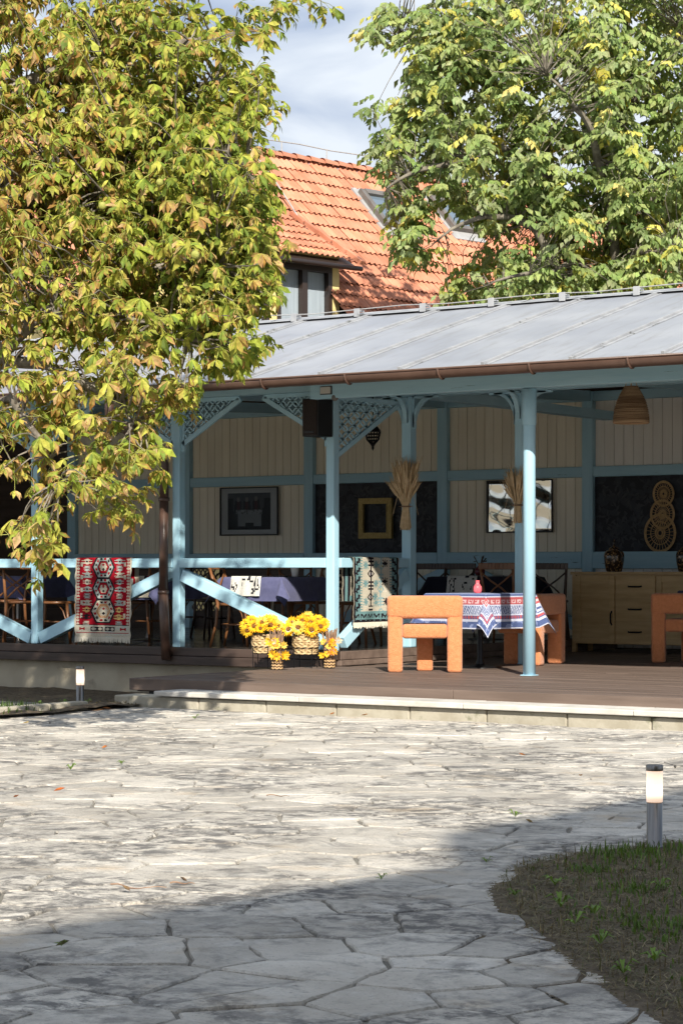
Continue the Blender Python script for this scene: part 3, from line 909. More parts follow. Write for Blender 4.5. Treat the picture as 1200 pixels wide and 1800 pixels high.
# gutter: half-round channel with brackets and a joint
gt = MB(); n = 10; gr = .062; gz = EZ-.018; gv = EV-.045
vs, fs = [], []
for u in (-23.6, -4.6):
    for j in range(n+1):
        t = math.pi*j/n
        vs.append((u, gv - gr*math.cos(t), gz - gr*1.35*math.sin(t)))
    for j in range(n+1):
        t = math.pi*(n-j)/n
        vs.append((u, gv - (gr-.004)*math.cos(t), gz - (gr*1.35-.004)*math.sin(t)))
K = 2*(n+1)
for j in range(K): fs.append((j, (j+1)%K, K+(j+1)%K, K+j))
gt.add(vs, fs)
gutter = gt.build('gutter', mt['brown_metal'], pav, smooth=True)
MB().tube([(-23.6, gv-gr, gz), (-4.6, gv-gr, gz)], .010, 8).build('gutter_lip', mt['brown_metal'], gutter, smooth=True)
for px in (465, 612, 775, 935, 1108, 1290, 300, 120):
    u = on_v(px, 665, gv).x
    pts_ = [(u+.02*t/math.pi, gv-(gr+.006)*math.cos(t), gz-(gr*1.35+.006)*math.sin(t)) for t in [math.pi*j/10 for j in range(11)]]
    mb = MB()
    mb.tube(pts_, .011, 6)
    mb.build('gutter_bracket', mt['brown_metal'], gutter)
# downpipe
g0 = on_v(192, 702, gv); d1 = on_v(288, 800, FV-.04)
ptsd = [(g0.x, gv, gz-.06), (g0.x, gv, 2.78), (g0.x+.06, gv+.10, 2.66)]
ptsd += [(d1.x-.10, FV-.16, 2.50), (d1.x-.02, FV-.06, 2.44), (d1.x, FV-.035, 2.33), (d1.x, FV-.035, 1.95)]
dp = MB().tube(ptsd, .05, 14).build('downpipe', mt['brown_metal'], pav, smooth=True)
MB().tube([(d1.x, FV-.036, 1.95), (d1.x-.01, FV-.036, .97)], .049, 14).build('pipe_length', mt['brown_metal'], dp, smooth=True)
MB().tube([(d1.x-.012, FV-.036, .98), (d1.x+.01, FV-.045, .70), (d1.x+.05, FV-.06, .24)], .053, 14).build('pipe_length', mt['brown_metal'], dp, smooth=True)
for z in (.96, 1.95):
    MB().lathe([(.05,z-.02),(.060,z-.018),(.060,z+.018),(.05,z+.02)], 16, (d1.x-.01*(z<1), FV-.036, 0)).build('pipe_collar', mt['brown_metal'], dp, smooth=True)

# ------------------------------------------------------------------ fittings on the pavilion
random.seed(21)
# loudspeaker on the corner post
p0 = on_v(533, 765, 18.28)
sp = thing('loudspeaker', 'black loudspeaker box mounted high on the blue corner post', 'loudspeaker', (p0.x+.1, 18.4, p0.z))
x0, x1, y0, y1, z0, z1 = p0.x, p0.x+.195, 18.26, 18.52, 2.545, 2.925
mt['speaker_cloth'] = M('brown_black_grille', (.018,.011,.009), .8, (.030,.020,.016), 60)
MB().box(x0, x1, y0, y1, z0, z1).build('cabinet', mt['black'], sp, bevel=.008)
MB().box(x0+.012, x1-.012, y0-.008, y0-.001, z0+.012, z1-.012).build('grille', mt['speaker_cloth'], sp, bevel=.004)
MB().box(x0+.03, x1-.05, y0-.013, y0-.0085, z0+.035, z0+.05).build('badge', mt['black'], sp)
MB().box(x0+.07, x0+.12, 18.5, 18.58, z0+.1, z0+.2).build('wall_mount', mt['black_metal'], sp)
# floodlight with a sensor, above the speaker
p = on_v(580, 689, 17.95)
f = thing('floodlight', 'small floodlight with sensor under the gutter above the loudspeaker', 'floodlight', (p.x, 17.95, p.z))
MB().box(p.x-.075, p.x+.07, 17.88, 17.95, p.z-.03, p.z+.055).build('housing', mt['black'], f, bevel=.006)
MB().box(p.x-.062, p.x+.057, 17.868, 17.879, p.z-.02, p.z+.045).build('lens', M('lamp_lens', (.55,.54,.50), .2), f)
MB().ball((p.x+.085, 17.91, p.z-.06), .035, 12).build('sensor', mt['frame_grey'], f, smooth=True)
MB().bar((p.x, 17.95, p.z+.03), (p.x, 18.05, p.z+.08), .03, .02).build('bracket', mt['black'], f)

# hanging lantern
L0 = at_d(655, 742, 24.2)
lt = thing('hanging_lantern', 'black pierced metal lantern hanging behind the corner fretwork', 'lantern', (L0.x, L0.y, L0.z-.30))
MB().lathe([(.012,0),(.02,-.015),(.055,-.05),(.085,-.085),(.09,-.10),(.088,-.105)], 8, L0).build('dome', mt['black_metal'], lt)
for k in range(8):
    a = 6.283*k/8
    MB().tube([L0+Vector((.086*math.cos(a), .086*math.sin(a), -.10)), L0+Vector((.066*math.cos(a), .066*math.sin(a), -.19)), L0+Vector((.02*math.cos(a), .02*math.sin(a), -.24))], .007, 5).build('cage_bar', mt['black_metal'], lt)
for z, r in ((-.13,.08),(-.165,.073),(-.2,.06)):
    MB().tube([L0+Vector((r*math.cos(a), r*math.sin(a), z)) for a in [6.283*k/12 for k in range(12)]], .006, 5, closed=True).build('cage_ring', mt['black_metal'], lt)
MB().lathe([(.04,-.225),(.022,-.25),(.012,-.27),(.016,-.28),(.003,-.31)], 8, L0).build('finial', mt['black_metal'], lt)
MB().tube([L0, L0+Vector((0,0,.55))], .006, 5).build('chain', mt['black_metal'], lt)

# woven pendant lamp
L0 = at_d(1109, 742, 21.6)
lp = thing('pendant_lamp', 'woven cane bell shaped pendant lamp hanging under the beam', 'lamp', L0)
prof = [(.170,0),(.172,.015),(.170,.06),(.160,.13),(.140,.20),(.112,.26),(.085,.305),(.062,.345)]
sh = MB(); NN = 40
for i in range(30):                      # woven courses, each a thin coil
    t = i/29*(len(prof)-1); k = min(int(t), len(prof)-2); fr = t-k
    r = prof[k][0]*(1-fr)+prof[k+1][0]*fr; z = prof[k][1]*(1-fr)+prof[k+1][1]*fr
    sh.tube([L0+Vector(((r+.0015*math.sin(20*a+i*3.1))*math.cos(a), (r+.0015*math.sin(20*a+i*3.1))*math.sin(a), z)) for a in [6.2832*j/NN for j in range(NN)]], .0065, 5, closed=True)
sh.lathe([(r-.006, z) for r, z in prof], 32, L0)
sh.build('shade', mt['lamp_wicker'], lp, smooth=True)
MB().tube([L0+Vector((.166*math.cos(a), .166*math.sin(a), .0)) for a in [6.2832*j/32 for j in range(32)]], .014, 6, closed=True).build('rim', mt['lamp_wicker'], lp, smooth=True)
for k in range(4):
    a = 6.283*k/4+.4
    MB().tube([L0+Vector((.06*math.cos(a), .06*math.sin(a), .34)), L0+Vector((.015*math.cos(a), .015*math.sin(a), .50))], .004, 4).build('cord', mt['straw'], lp)
MB().tube([L0+Vector((0,0,.49)), L0+Vector((0,0,.95))], .005, 5).build('cable', mt['black'], lp)

# pictures, gilt frame and wicker hanging on the back wall
def framed(name, x0, x1, z0, z1, v, fw, fm, label, cat, depth=.03):
    t = thing(name, label, cat, ((x0+x1)/2, v, z0))
    for a, b, c, d in ((x0,x1,z1-fw,z1),(x0,x1,z0,z0+fw),(x0,x0+fw,z0+fw,z1-fw),(x1-fw,x1,z0+fw,z1-fw)):
        MB().box(a, b, v-depth, v, c, d).build('frame_bar', fm, t, bevel=.004)
    return t
def grid_print(x0, x1, z0, z1, v, nx, nz, fn):
    mb = MB()
    for i in range(nx):
        for j in range(nz):
            a, b = x0+(x1-x0)*i/nx, x0+(x1-x0)*(i+1)/nx
            c, d = z0+(z1-z0)*j/nz, z0+(z1-z0)*(j+1)/nz
            mb.add([(a,v,c),(b,v,c),(b,v,d),(a,v,d)], [(0,1,2,3)], 0, fn((i+.5)/nx, (j+.5)/nz))
    return mb
a, b = on_v(388, 942, WV-.01), on_v(490, 855, WV-.01)
t = framed('framed_picture', a.x, b.x, a.z, b.z, WV-.012, .018, mt['black'], 'white matted picture of dark figures round a table, in black frame', 'picture')
def supper(x, y):
    mx, my = (x-.12)/.76, (y-.10)/.80
    if not (0 < mx < 1 and 0 < my < 1): return (.50,.47,.45)
    c = (.075,.075,.08) if my > .42 else (.022,.022,.024)
    for hx, hy in ((.24,.83),(.45,.83),(.67,.86)):
        if abs(mx-hx) < .035 and abs(my-hy) < .06: return (.20,.17,.15)
        if abs(mx-hx) < .10-(my-.5)*.10 and .45 < my < hy-.05: c = (.012,.012,.013) if abs(mx-hx) > .03 else (.07,.02,.02)
    if mx < .12 + .05*(my<.5) or mx > .86 - .05*(my<.6):
        if my < .85: c = (.02,.02,.021)
    if .20 < mx < .80 and .43 < my < .56: c = (.25,.25,.25) if noise.noise((mx*19,my*25,0)) > -.1 else (.10,.09,.09)
    if .24 < mx < .78 and .10 < my <= .43: c = (.22,.22,.22) if not (.42 < mx < .62 and my < .18) else (.02,.02,.02)
    return c
grid_print(a.x+.02, b.x-.02, a.z+.02, b.z-.02, WV-.022, 60, 52, supper).build('print', mt['flat_print'], t)
MB().box(a.x+.019, b.x-.019, WV-.027, WV-.0255, a.z+.019, b.z-.019).build('pane', mt['glass'], t)
a, b = on_v(856, 937, WV-.01), on_v(972, 842, WV-.01)
t = framed('framed_picture', a.x, b.x, a.z, b.z, WV-.012, .016, mt['black'], 'shiny rippled silver picture in thin black frame behind the round column', 'picture')
def wav(i, j, nx, nz):
    x = i/nx-.5; z = j/nz-.5; r = math.hypot(x, z)
    return .035*math.exp(-(r*3.0)**2)+.012*math.sin(9*x+4*z)*math.sin(7*z-2*x)
mb = MB(); nx, nz = 36, 30; vs = []
for j in range(nz+1):
    for i in range(nx+1):
        ed_ = 0 if i in (0,nx) or j in (0,nz) else 1
        vs.append((a.x+.016+(b.x-a.x-.032)*i/nx, WV-.016-ed_*max(-.01, wav(i,j,nx,nz))*.55, a.z+.016+(b.z-a.z-.032)*j/nz))
mb.add(vs, [(j*(nx+1)+i, j*(nx+1)+i+1, (j+1)*(nx+1)+i+1, (j+1)*(nx+1)+i) for j in range(nz) for i in range(nx)])
mb.build('foil_print', mt['foil'], t, smooth=True)
a, b = on_v(633, 947, WV-.01), on_v(691, 875, WV-.01)
t = framed('gilt_frame', a.x, b.x, a.z, b.z, WV-.01, .075, mt['gold'], 'empty ornate gilt frame hung on the dark wallpaper', 'picture frame', .05)
for c_ in ((a.x+.075,b.x-.075,a.z+.07,a.z+.078),(a.x+.075,b.x-.075,b.z-.078,b.z-.07),(a.x+.07,a.x+.078,a.z+.07,b.z-.07),(b.x-.078,b.x-.07,a.z+.07,b.z-.07)):
    MB().box(c_[0], c_[1], WV-.066, WV-.061, c_[2], c_[3]).build('inner_bead', mt['gold'], t)

t = thing('wicker_hanging', 'three stacked round wicker discs hung on the dark panel', 'wall hanging', on_v(1163, 965, WV-.04))
for px, py, rp in ((1166,868,19),(1164,904,22),(1160,937,29)):
    c = on_v(px, py, WV-.03); r = rp/141.
    mb = MB()
    ring = lambda q, w: mb.tube([c+Vector((q*math.cos(s_), -.004, q*math.sin(s_)*1.12)) for s_ in [6.2832*k/32 for k in range(32)]], w, 5, closed=True)
    ring(r, .013); ring(r*.93, .007); ring(r*.62, .006); ring(r*.30, .010); ring(r*.16, .010)
    for k in range(26):
        s_ = 6.2832*k/26
        mb.tube([c+Vector((r*.15*math.cos(s_), 0, r*.15*math.sin(s_)*1.12)), c+Vector((r*math.cos(s_+.08), 0, r*math.sin(s_+.08)*1.12))], .004, 4)
    mb.build('wicker_disc', mt['wicker'], t)

# wheat sheaves tied to the inner posts
def sheaf(c, h, n, label):
    """c: the tie point; the ears spread above, the stalk ends below"""
    c = Vector(c); t = thing('wheat_sheaf', label, 'wheat sheaf', c-Vector((0,0,h*.35)))
    st, ear = MB(), MB()
    for i in range(n):
        a = random.uniform(0, 6.283); r = math.sqrt(random.random())
        off = Vector((math.cos(a), math.sin(a)*.55, 0))*r
        top = c + off*.105*h/.62 + Vector((0,0,h*random.uniform(.20,.58))); bot = c + off*.06*h/.62 - Vector((0,0,h*random.uniform(.30,.36)))
        mid = c + off*.035
        droop = off*.03
        pts_ = [bot, mid, mid.lerp(top, .6)+off*.006, top+droop]
        st.tube(pts_, .0045, 4)
        d = (pts_[3]-pts_[2]).normalized()
        ear.tube([pts_[3]-d*.05, pts_[3]-d*.02, pts_[3]+d*.05, pts_[3]+d*.10], [.004,.0125,.010,.001], 5)
        for _b in range(3): ear.tube([pts_[3]+d*.03*_b, pts_[3]+d*(.09+.03*_b)+Vector((random.gauss(0,.014), random.gauss(0,.014), random.gauss(0,.01)))], [.002,.001], 3)
    for i in range(7):
        a = random.uniform(0, 6.283); d = Vector((math.cos(a)*.8, -abs(math.sin(a))*.5, 0))
        st.tube([c+Vector((0,0,.12)), c+d*.10+Vector((0,0,.19)), c+d*.20+Vector((0,0,random.uniform(-.1,.14)))], .002, 3)
    st.build('stalks', mt['straw'], t)['kind'] = 'stuff'; ear.build('ears', mt['straw'], t)['kind'] = 'stuff'
    MB().tube([c+Vector((.052*math.cos(s_), .04*math.sin(s_), 0)) for s_ in [6.283*k/14 for k in range(14)]], .008, 6, closed=True).build('tie', mt['twig'], t)
    MB().tube([c+Vector((-.085,-.0,.003)), c+Vector((-.03,-.045,.0)), c+Vector((.03,-.045,.0)), c+Vector((.09,-.0,.003))], .004, 5).build('tie_band', mt['twig'], t)
sheaf((PU-.06, 19.89, on_v(729, 890, 19.87).z), .70, 150, 'dry wheat sheaf tied to the square post by the cream rug')
sheaf((-11.42, 19.97, on_v(915, 888, 19.97).z), .52, 80, 'dry wheat sheaf half hidden behind the round blue column')

# ------------------------------------------------------------------ kilims over the railing
def kilim(u0, u1, z_low, fn, nx, ny, label, fr_cols, side=None, back=.45, v_front=None):
    """a woven sheet hung over the front handrail; fn(x,y) gives the yarn colour, y from the rail down"""
    t = thing('kilim_rug', label, 'rug', ((u0+u1)/2, FV, z_low))
    W = u1-u0; zt = RT+.006; vf = FV+.022; vb = FV+.15
    H = zt - z_low
    mb = MB(); vs = []; rows = []
    path = []
    kb = 8
    for j in range(kb): path.append((vb, zt-back*(1-j/kb)))
    path += [(vb-.004, zt), ((vf+vb)/2, zt+.006), (vf+.004, zt)]
    top_i = len(path)-1
    for j in range(1, ny+1): path.append((vf, zt-H*j/ny))
    for k, (v, z) in enumerate(path):
        hang = max(0, (zt-z)/H)
        for i in range(nx+1):
            x = i/nx
            wv = .012*hang*math.sin(x*7+1.3)+.008*hang*math.sin(x*15+hang*4) + .006*noise.noise((x*3, hang*3, 7))
            ex = (.006*math.sin(hang*21)+.004*math.sin(hang*47))*(1 if i in (0,1,nx-1,nx) else 0)
            vs.append((u0+W*x+ex+ .006*math.sin(hang*3+1), v-wv if k > top_i else v+wv*.3, z))
    fs, cs = [], []
    for k in range(len(path)-1):
        for i in range(nx):
            q = k*(nx+1)+i; fs.append((q, q+1, q+nx+2, q+nx+1))
            y = max(0., (k-top_i+.5)/ny) if k >= top_i else (top_i-k)/len(path)*.5
            cs.append(fn((i+.5)/nx, y))
    b = len(mb.v); mb.v += vs; mb.f += fs; mb.m += [0]*len(fs); mb.c += cs
    mb.build('weave', mt['print'], t)
    fg = MB()
    for i in range(int(W/.011)):
        x = u0+.006+i*.011; v = vf-.012*math.sin((x-u0)/W*7+1.3)-.008*math.sin((x-u0)/W*15+4)
        L = random.uniform(.04,.062)
        fg.tube([(x, v, z_low+.004), (x+random.uniform(-.006,.006), v-random.uniform(0,.01), z_low-L)], [.005,.004], 4)
    fg.build('fringe', mt['fringe'], t)['kind'] = 'stuff'
    return t
CRM, RED, BLK, PAL = (.50,.46,.37), (.30,.008,.018), (.018,.014,.018), (.32,.36,.34)
def red_kilim(x, y):
    if x < .028 or x > .972: return CRM
    if y > .835:
        if y < .85: return BLK
        if .935 < y < .948: return RED
        for cx in (.13,.87):
            if abs(y-.893) < .022 and abs(abs(x-cx)) < .05 and abs(y-.893)/.022 < abs(x-cx)/.05+.15: return RED
        for cx in (.39,.63):
            if abs(x-cx) < .10 and abs(y-.893) < .025:
                k = ((x-cx+.1)/.1) % 1
                return CRM if abs(k-.5)/.5 + abs(y-.893)/.025 < .9 else BLK
        return CRM if noise.noise((x*4,y*30,1)) > -.2 else (.46,.48,.42)
    e = min(x, 1-x)
    if e < .085:
        k = (y*26) % 1
        return (CRM if abs(e-.055) < .012+.012*(abs(k-.5) < .2) and abs(k-.5) < .38 else RED) if e > .032 else RED
    for cy, s in ((.115,1.),(.385,1.),(.668,1.12)):
        dx, dy = abs(x-.5)*1.0, abs(y-cy)
        hh = .137*min(s,1.06); hw_ = .10*s+(.19-.10)*s*(1-dy/hh)
        if dy < hh and dx < hw_:
            q = max(dy/hh, dx/(hw_+1e-6)*(.10*s+.09*s*(1-dy/hh))/(.19*s)*1.0) if False else max(dy/hh, (dx-.10*s*(dy/hh))/(.19*s-.10*s*(dy/hh)) if False else (dx/.19/s + .47*dy/hh))
            q = max(dy/hh, (dx/(.19*s)+ .474*dy/hh))
            if q > .93: return BLK
            base = PAL if cy < .6 else CRM
            if q > .58:
                an = math.atan2(y-cy, (x-.5)*.8); k = (an/6.2832*12) % 1
                return (RED if int(an/6.2832*12+20) % 2 else BLK) if abs(k-.5) < .26 and .66 < q < .86 else base
            if q > .50: return BLK if cy < .6 else (.50,.22,.07)
            if q > .36: return RED if cy < .6 else ((.50,.22,.07) if int((x+y)*70) % 2 else CRM)
            for oy in (-.03,.03):
                if math.hypot((x-.5)*.8, (y-cy-oy)) < .017: return RED if oy < 0 else BLK
            return CRM
        if dy < hh+.012 and dx < hw_+.02: return BLK
    # stepped arrow motifs each side of the medallions
    m = x if x < .5 else 1-x
    row = (y*11.5) % 1; ri = int(y*11.5)
    cx = .205
    wdt = (.085, .055, .09, .065)[ri % 4]
    rb = abs(row-.5); lim = wdt*(.45 if rb < .09 else 1.15 if rb < .18 else .62 if rb < .27 else .95 if rb < .33 else .3)
    if abs(row-.5) < .40 and abs(m-cx) < lim:
        if abs(row-.5) < .07 and abs(m-cx) < .02: return BLK
        if ri == 7 or (ri == 8 and x > .5): return (.62,.42,.16)
        if ri == 8: return BLK
        return PAL if (ri+int(x > .5)) % 3 else CRM
    if abs(m-.115) < .02 and abs(((y*6.2) % 1)-.5) < .18: return CRM
    if abs(m-.29) < .018 and abs(((y*7+.3) % 1)-.5) < .10: return BLK
    return RED if noise.noise((x*9, y*14, 4)) > -.35 else (.27,.010,.02)
a, b = on_v(130, 1000, FV), on_v(228, 1000, FV)
kilim(a.x, b.x, .46, red_kilim, 76, 112, 'red kilim rug with three pale hexagon medallions hung over the railing', None)
TEAL = (.15,.27,.28)
def cream_kilim(x, y):
    if x < .02 or x > .98: return CRM
    if .02 < x < .05 or .95 < x < .98: return BLK
    if y > .83:
        if y > .955: return BLK if (y > .975 or abs(((x*9) % 1)-.5) > (y-.955)*9) else TEAL
        k = (x*6.5) % 1
        if y < .85: return TEAL
        mm = abs(k-.5)
        if .865 < y < .93 and (.30 < mm < .42 or (mm < .3 and abs((y-.87)-.05*(1-mm/.3)) < .018)): return BLK
        return TEAL
    e = min(x, 1-x)
    if e < .17:
        k = (y*7.2) % 1
        cx = .11+.03*math.sin(k*6.2832)
        if abs(e-cx) < .022 and .08 < k < .92: return BLK
        if abs(k-.5) < .10 and abs(e-.11) < .04: return BLK
        return TEAL
    if e < .215: return TEAL if ((y*24) % 1) < .5 else CRM
    def cross(cx, cy, s, col):
        dx, dy = abs(x-cx), abs(y-cy)*.95
        if dx < s and dy < s and (dx < s*.20 or dy < s*.2 or abs(dx-dy) < s*.18): return col
    for cx, cy, c in ((.28,.12,TEAL),(.50,.11,TEAL),(.70,.09,BLK),(.28,.40,TEAL),(.50,.40,TEAL),(.70,.37,BLK),(.28,.68,TEAL),(.52,.70,TEAL),(.72,.68,BLK),(.50,.60,TEAL)):
        q = cross(cx, cy, .055, c)
        if q: return q
    for cx, col, off in ((.385, BLK, 0.), (.615, (.24,.36,.38), .12)):
        dx = abs(x-cx)
        if dx < .014 and y < .76: return col
        k = ((y+off)*19) % 1
        seg = ((y+off) % .36)
        if seg < .14 and dx < .055 and k < .5: return col
        dmd = dx/.075 + abs(seg-.25)/.075
        if dmd < .45: return (.30,.28,.33) if cx < .5 else (.55,.47,.18)
        if dmd < .62: return CRM
        if dmd < 1: return col
    return CRM if noise.noise((x*5, y*9, 2)) > -.4 else (.55,.50,.41)
PU_POST = PU-.09
# the cream rug hangs on the short side railing, so it is built along the depth axis
def side_kilim():
    t = kilim(0, .86, .655, cream_kilim, 72, 104, 'cream and teal kilim rug hung over the short side railing', None)
    return t
t = side_kilim()
r0 = Vector(t.location)
# turn it a quarter so that its face looks along +X
t.rotation_euler = (0, 0, R(90))
t.location = (PU+.016, 19.23, r0.z)

# ------------------------------------------------------------------ tables, cloths and what stands on them
def table(c, zf, zt, label, group, half=.37, rz=0., metal='black_metal'):
    t = thing('cafe_table', label, 'table', (0,0,0), group)
    MB().box(-half, half, -half, half, zt-zf-.03, zt-zf-.004).build('tabletop', mt['wood_dark'], t, bevel=.008)
    MB().lathe([(.05,.02),(.045,.05),(.028,.10),(.026,.40),(.026,zt-zf-.06),(.09,zt-zf-.04),(.09,zt-zf-.031)], 14).build('column', mt[metal], t, smooth=True)
    MB().lathe([(.22,0),(.22,.008),(.20,.016),(.05,.03)], 24).build('base', mt[metal], t, smooth=True)
    return move(t, (c[0], c[1], zf), rz)
def drape(name, label, c, zt, half, over, rz, mat, fn=None, res=44, group=None, flare=.16, seed=0):
    size = half+over; vs = []; fs = []; cs = []
    for j in range(res+1):
        for i in range(res+1):
            a = -size+2*size*i/res; b = -size+2*size*j/res
            ca, cb = max(-half, min(half, a)), max(-half, min(half, b))
            oa, ob = abs(a)-half, abs(b)-half
            oa, ob = max(0, oa), max(0, ob)
            o = math.hypot(oa, ob)
            sa, sb = (1 if a > 0 else -1), (1 if b > 0 else -1)
            fold = .045*noise.noise((a*5.2+seed, b*5.2, seed*3.1))*o/over
            if o > 0:
                if oa > 0 and ob > 0:
                    n_a, n_b = oa/o, ob/o; fl = flare*.9
                    px_ = ca+sa*(.008+n_a*o*fl+abs(fold)*.3); py_ = cb+sb*(.008+n_b*o*fl+abs(fold)*.3)
                else:
                    n_a, n_b = (1,0) if oa > 0 else (0,1); fl = .10
                    px_ = ca+sa*n_a*(.010+o*fl+fold); py_ = cb+sb*n_b*(.010+o*fl+fold)
                z = zt - o*(1-fl*.4)
                if o < .02: z = zt-o*.5
            else: px_, py_, z = a, b, zt+.002*noise.noise((a*6, b*6, seed))
            vs.append((px_, py_, z))
    for j in range(res):
        for i in range(res):
            q = j*(res+1)+i; fs.append((q, q+1, q+res+2, q+res+1))
            cs.append(fn((i+.5)/res*2-1, (j+.5)/res*2-1, half/size) if fn else None)
    mb = MB(); mb.v, mb.f, mb.m, mb.c = vs, fs, [0]*len(fs), cs
    mb.xf(Matrix.Translation((c[0], c[1], 0)) @ Matrix.Rotation(rz, 4, 'Z'))
    o = mb.build(name, mat, smooth=True)
    return tag(o, label, 'tablecloth', group)
def ornate(x, y, h):
    """blue, white and red bands running round the hem"""
    m = max(abs(x), abs(y)); t_ = (x if abs(y) > abs(x) else y)
    o = (m-h)/(1-h)
    NV, WH, RD, LL = (.075,.105,.225), (.46,.49,.60), (.38,.09,.10), (.20,.245,.41)
    if o < -.10:
        k = (m*22) % 1
        return LL if k < .5 else (.33,.36,.50)
    if o < .05: return LL
    if o < .12: return WH if o > .08 else NV
    if o < .32:
        k = (t_*9) % 1; q = (o-.22)/.10
        if abs(q) < .62 and (abs(math.hypot((k-.5)*2.4, q)-.5) < .16 or (abs(k-.12) < .06)): return (.56,.42,.44)
        return RD
    if o < .36: return WH
    if o < .58: return NV if ((t_*26+o*8) % 1) < .5 else WH
    if o < .62: return WH
    if o < .74: return RD if ((t_*18) % 1) < .4+.3*math.sin(o*40) else NV
    if o < .78: return WH
    if o < .97: return NV if noise.noise((x*14, y*14, 1)) > -.25 else LL
    return (.45,.47,.56)
c1 = Vector((-11.353, 19.10))
table(c1, DECK, DECK+.74, 'black pedestal table on the deck under the patterned cloth', None, rz=YAW+R(47))
drape('tablecloth', 'blue and red patterned cloth on the sunlit deck table', c1, DECK+.746, .385, .36, YAW+R(47), mt['print'], ornate, 120, flare=.45, seed=2)
v0 = at_d(839, 1042, 22.1); v0.z = DECK+.748
pk = thing('vase', 'pink ribbed bottle vase on the patterned tablecloth', 'vase', v0)
mb = MB(); prof = [(.028,0),(.038,.008),(.043,.035),(.040,.065),(.026,.085),(.020,.095),(.019,.115),(.022,.126),(.019,.126)]; n = 32; vs = []; fs = []
for r, z in prof:
    for j in range(n):
        a = 6.2832*j/n; rr = r*(1+.045*math.cos(a*12))
        vs.append(v0+Vector((rr*math.cos(a), rr*math.sin(a), z)))
for i in range(len(prof)-1):
    for j in range(n): fs.append((i*n+j, i*n+(j+1)%n, (i+1)*n+(j+1)%n, (i+1)*n+j))
mb.add(vs, fs).build('body', mt['pink'], pk, smooth=True)

# the navy tables on the platform
def runner(c, half, zt, width, fn, label, off=0., hang=.2, name='table_runner', inset=.0):
    """printed strip lying across the table and hanging down its front (towards -Y)"""
    mb = MB(); nx, ny = 40, 60; L0_ = 2*half; tot = L0_+2*hang
    vs = []; fs = []; cs = []
    for j in range(ny+1):
        s_ = tot*j/ny
        for i in range(nx+1):
            x = c[0]+off-width/2+width*i/nx
            if s_ < hang: y, z = c[1]-half-.030-.09*(hang-s_), zt+.006-(hang-s_)
            elif s_ > hang+L0_: y, z = c[1]+half+.030, zt+.006-(s_-hang-L0_)
            else: y, z = c[1]-half-.02+(L0_+.04)*(s_-hang)/L0_, zt+.010
            vs.append((x+.008*math.sin(s_*9), y-.006*math.sin(i*.4)*(s_ < hang), z))
    for j in range(ny):
        for i in range(nx):
            q = j*(nx+1)+i; fs.append((q, q+1, q+nx+2, q+nx+1)); cs.append(fn((i+.5)/nx, (j+.5)/ny))
    mb.v, mb.f, mb.m, mb.c = vs, fs, [0]*len(fs), cs
    return tag(mb.build(name, mt['print'], smooth=True), label, 'table runner')
def script(seed):
    rnd = random.Random(seed); segs = []
    for _ in range(120):
        x, y = rnd.uniform(.06,.94), rnd.uniform(.02,.98); a = rnd.choice((0, 1.57, .7, 2.3, 1.2)); L = rnd.uniform(.03,.09)
        segs.append((x, y, math.cos(a)*L, math.sin(a)*L*.5))
    def fn(x, y):
        for sx, sy, dx, dy in segs:
            t_ = ((x-sx)*dx+(y-sy)*dy)/(dx*dx+dy*dy+1e-9); t_ = max(-.5, min(.5, t_))
            if abs(x-sx-dx*t_) < .016 and abs(y-sy-dy*t_) < .009: return (.03,.03,.035)
        return (.62,.61,.57)
    return fn
ca = at_d(490, 1016, 23.75)
tabs = []
T1 = Vector((ca.x-.37, ca.y+.40)); TZ = PZ+.74
for k, (cc, lab, clab, mat_) in enumerate((
        (T1, 'table under the navy cloth behind the middle railing bay', 'navy cloth on the table behind the middle railing bay', 'navy'),
        (T1+Vector((-1.95,.25)), 'table under the navy cloth behind the red kilim', 'navy cloth on the table behind the red kilim', 'navy'),
        (T1+Vector((-4.2,.5)), 'table under the navy cloth at the far left railing', 'navy cloth on the table at the far left railing', 'navy'),
        (Vector((-13.35, 22.6)), 'table under the black cloth beyond the deck table', 'black cloth on the table beyond the deck table', 'black_cloth'),
        (Vector((-16.4, 22.4)), 'table under a dark cloth near the back wall trellis', 'dark cloth on the table near the back wall trellis', 'black_cloth'))):
    table(cc, PZ, TZ, lab, None, half=.40 if k != 3 else .48, metal='steel')
    drape('tablecloth', clab, cc, TZ+.006, .41 if k != 3 else .49, .27 if k < 3 else .3, 0., mt[mat_], seed=k*1.7+1, flare=.5)
runner(T1, .42, TZ+.006, .40, script(3), 'white runner with black script print over the navy table', off=-.04, hang=.21)
runner(Vector((-13.35, 22.6)), .50, TZ+.006, .40, script(9), 'white runner with black script print over the black table', off=-.02, hang=.21)
def red_run(x, y):
    k = (y*9) % 1
    if x < .08 or x > .92: return CRM
    if abs(x-.5)+abs(k-.5) < .28: return CRM
    if abs(x-.5)+abs(k-.5) < .40: return BLK
    return RED if int(y*9) % 2 else (.45,.42,.35)
runner(T1+Vector((-1.95,.25)), .42, TZ+.006, .34, red_run, 'red and cream runner over the navy table behind the red kilim', off=.22, hang=.24)
cp = at_d(518, 1009, 24.3)
tag(MB().lathe([(.030,0),(.032,.01),(.044,.085),(.046,.10),(.041,.10),(.032,.02)], 20, (cp.x, cp.y, TZ+.008)).build('cup', mt['white'], smooth=True), 'white cup on the navy tablecloth', 'cup')
vz = Vector((-13.30, 22.75, TZ+.008)); pj = on_v(843, 1000, 22.75); vz.x = pj.x
t = thing('vase', 'small dark red vase with dry sprigs on the black table', 'vase', vz)
MB().lathe([(.035,0),(.06,.03),(.062,.07),(.035,.105),(.028,.12),(.034,.125)], 18, vz).build('body', mt['maroon'], t, smooth=True)
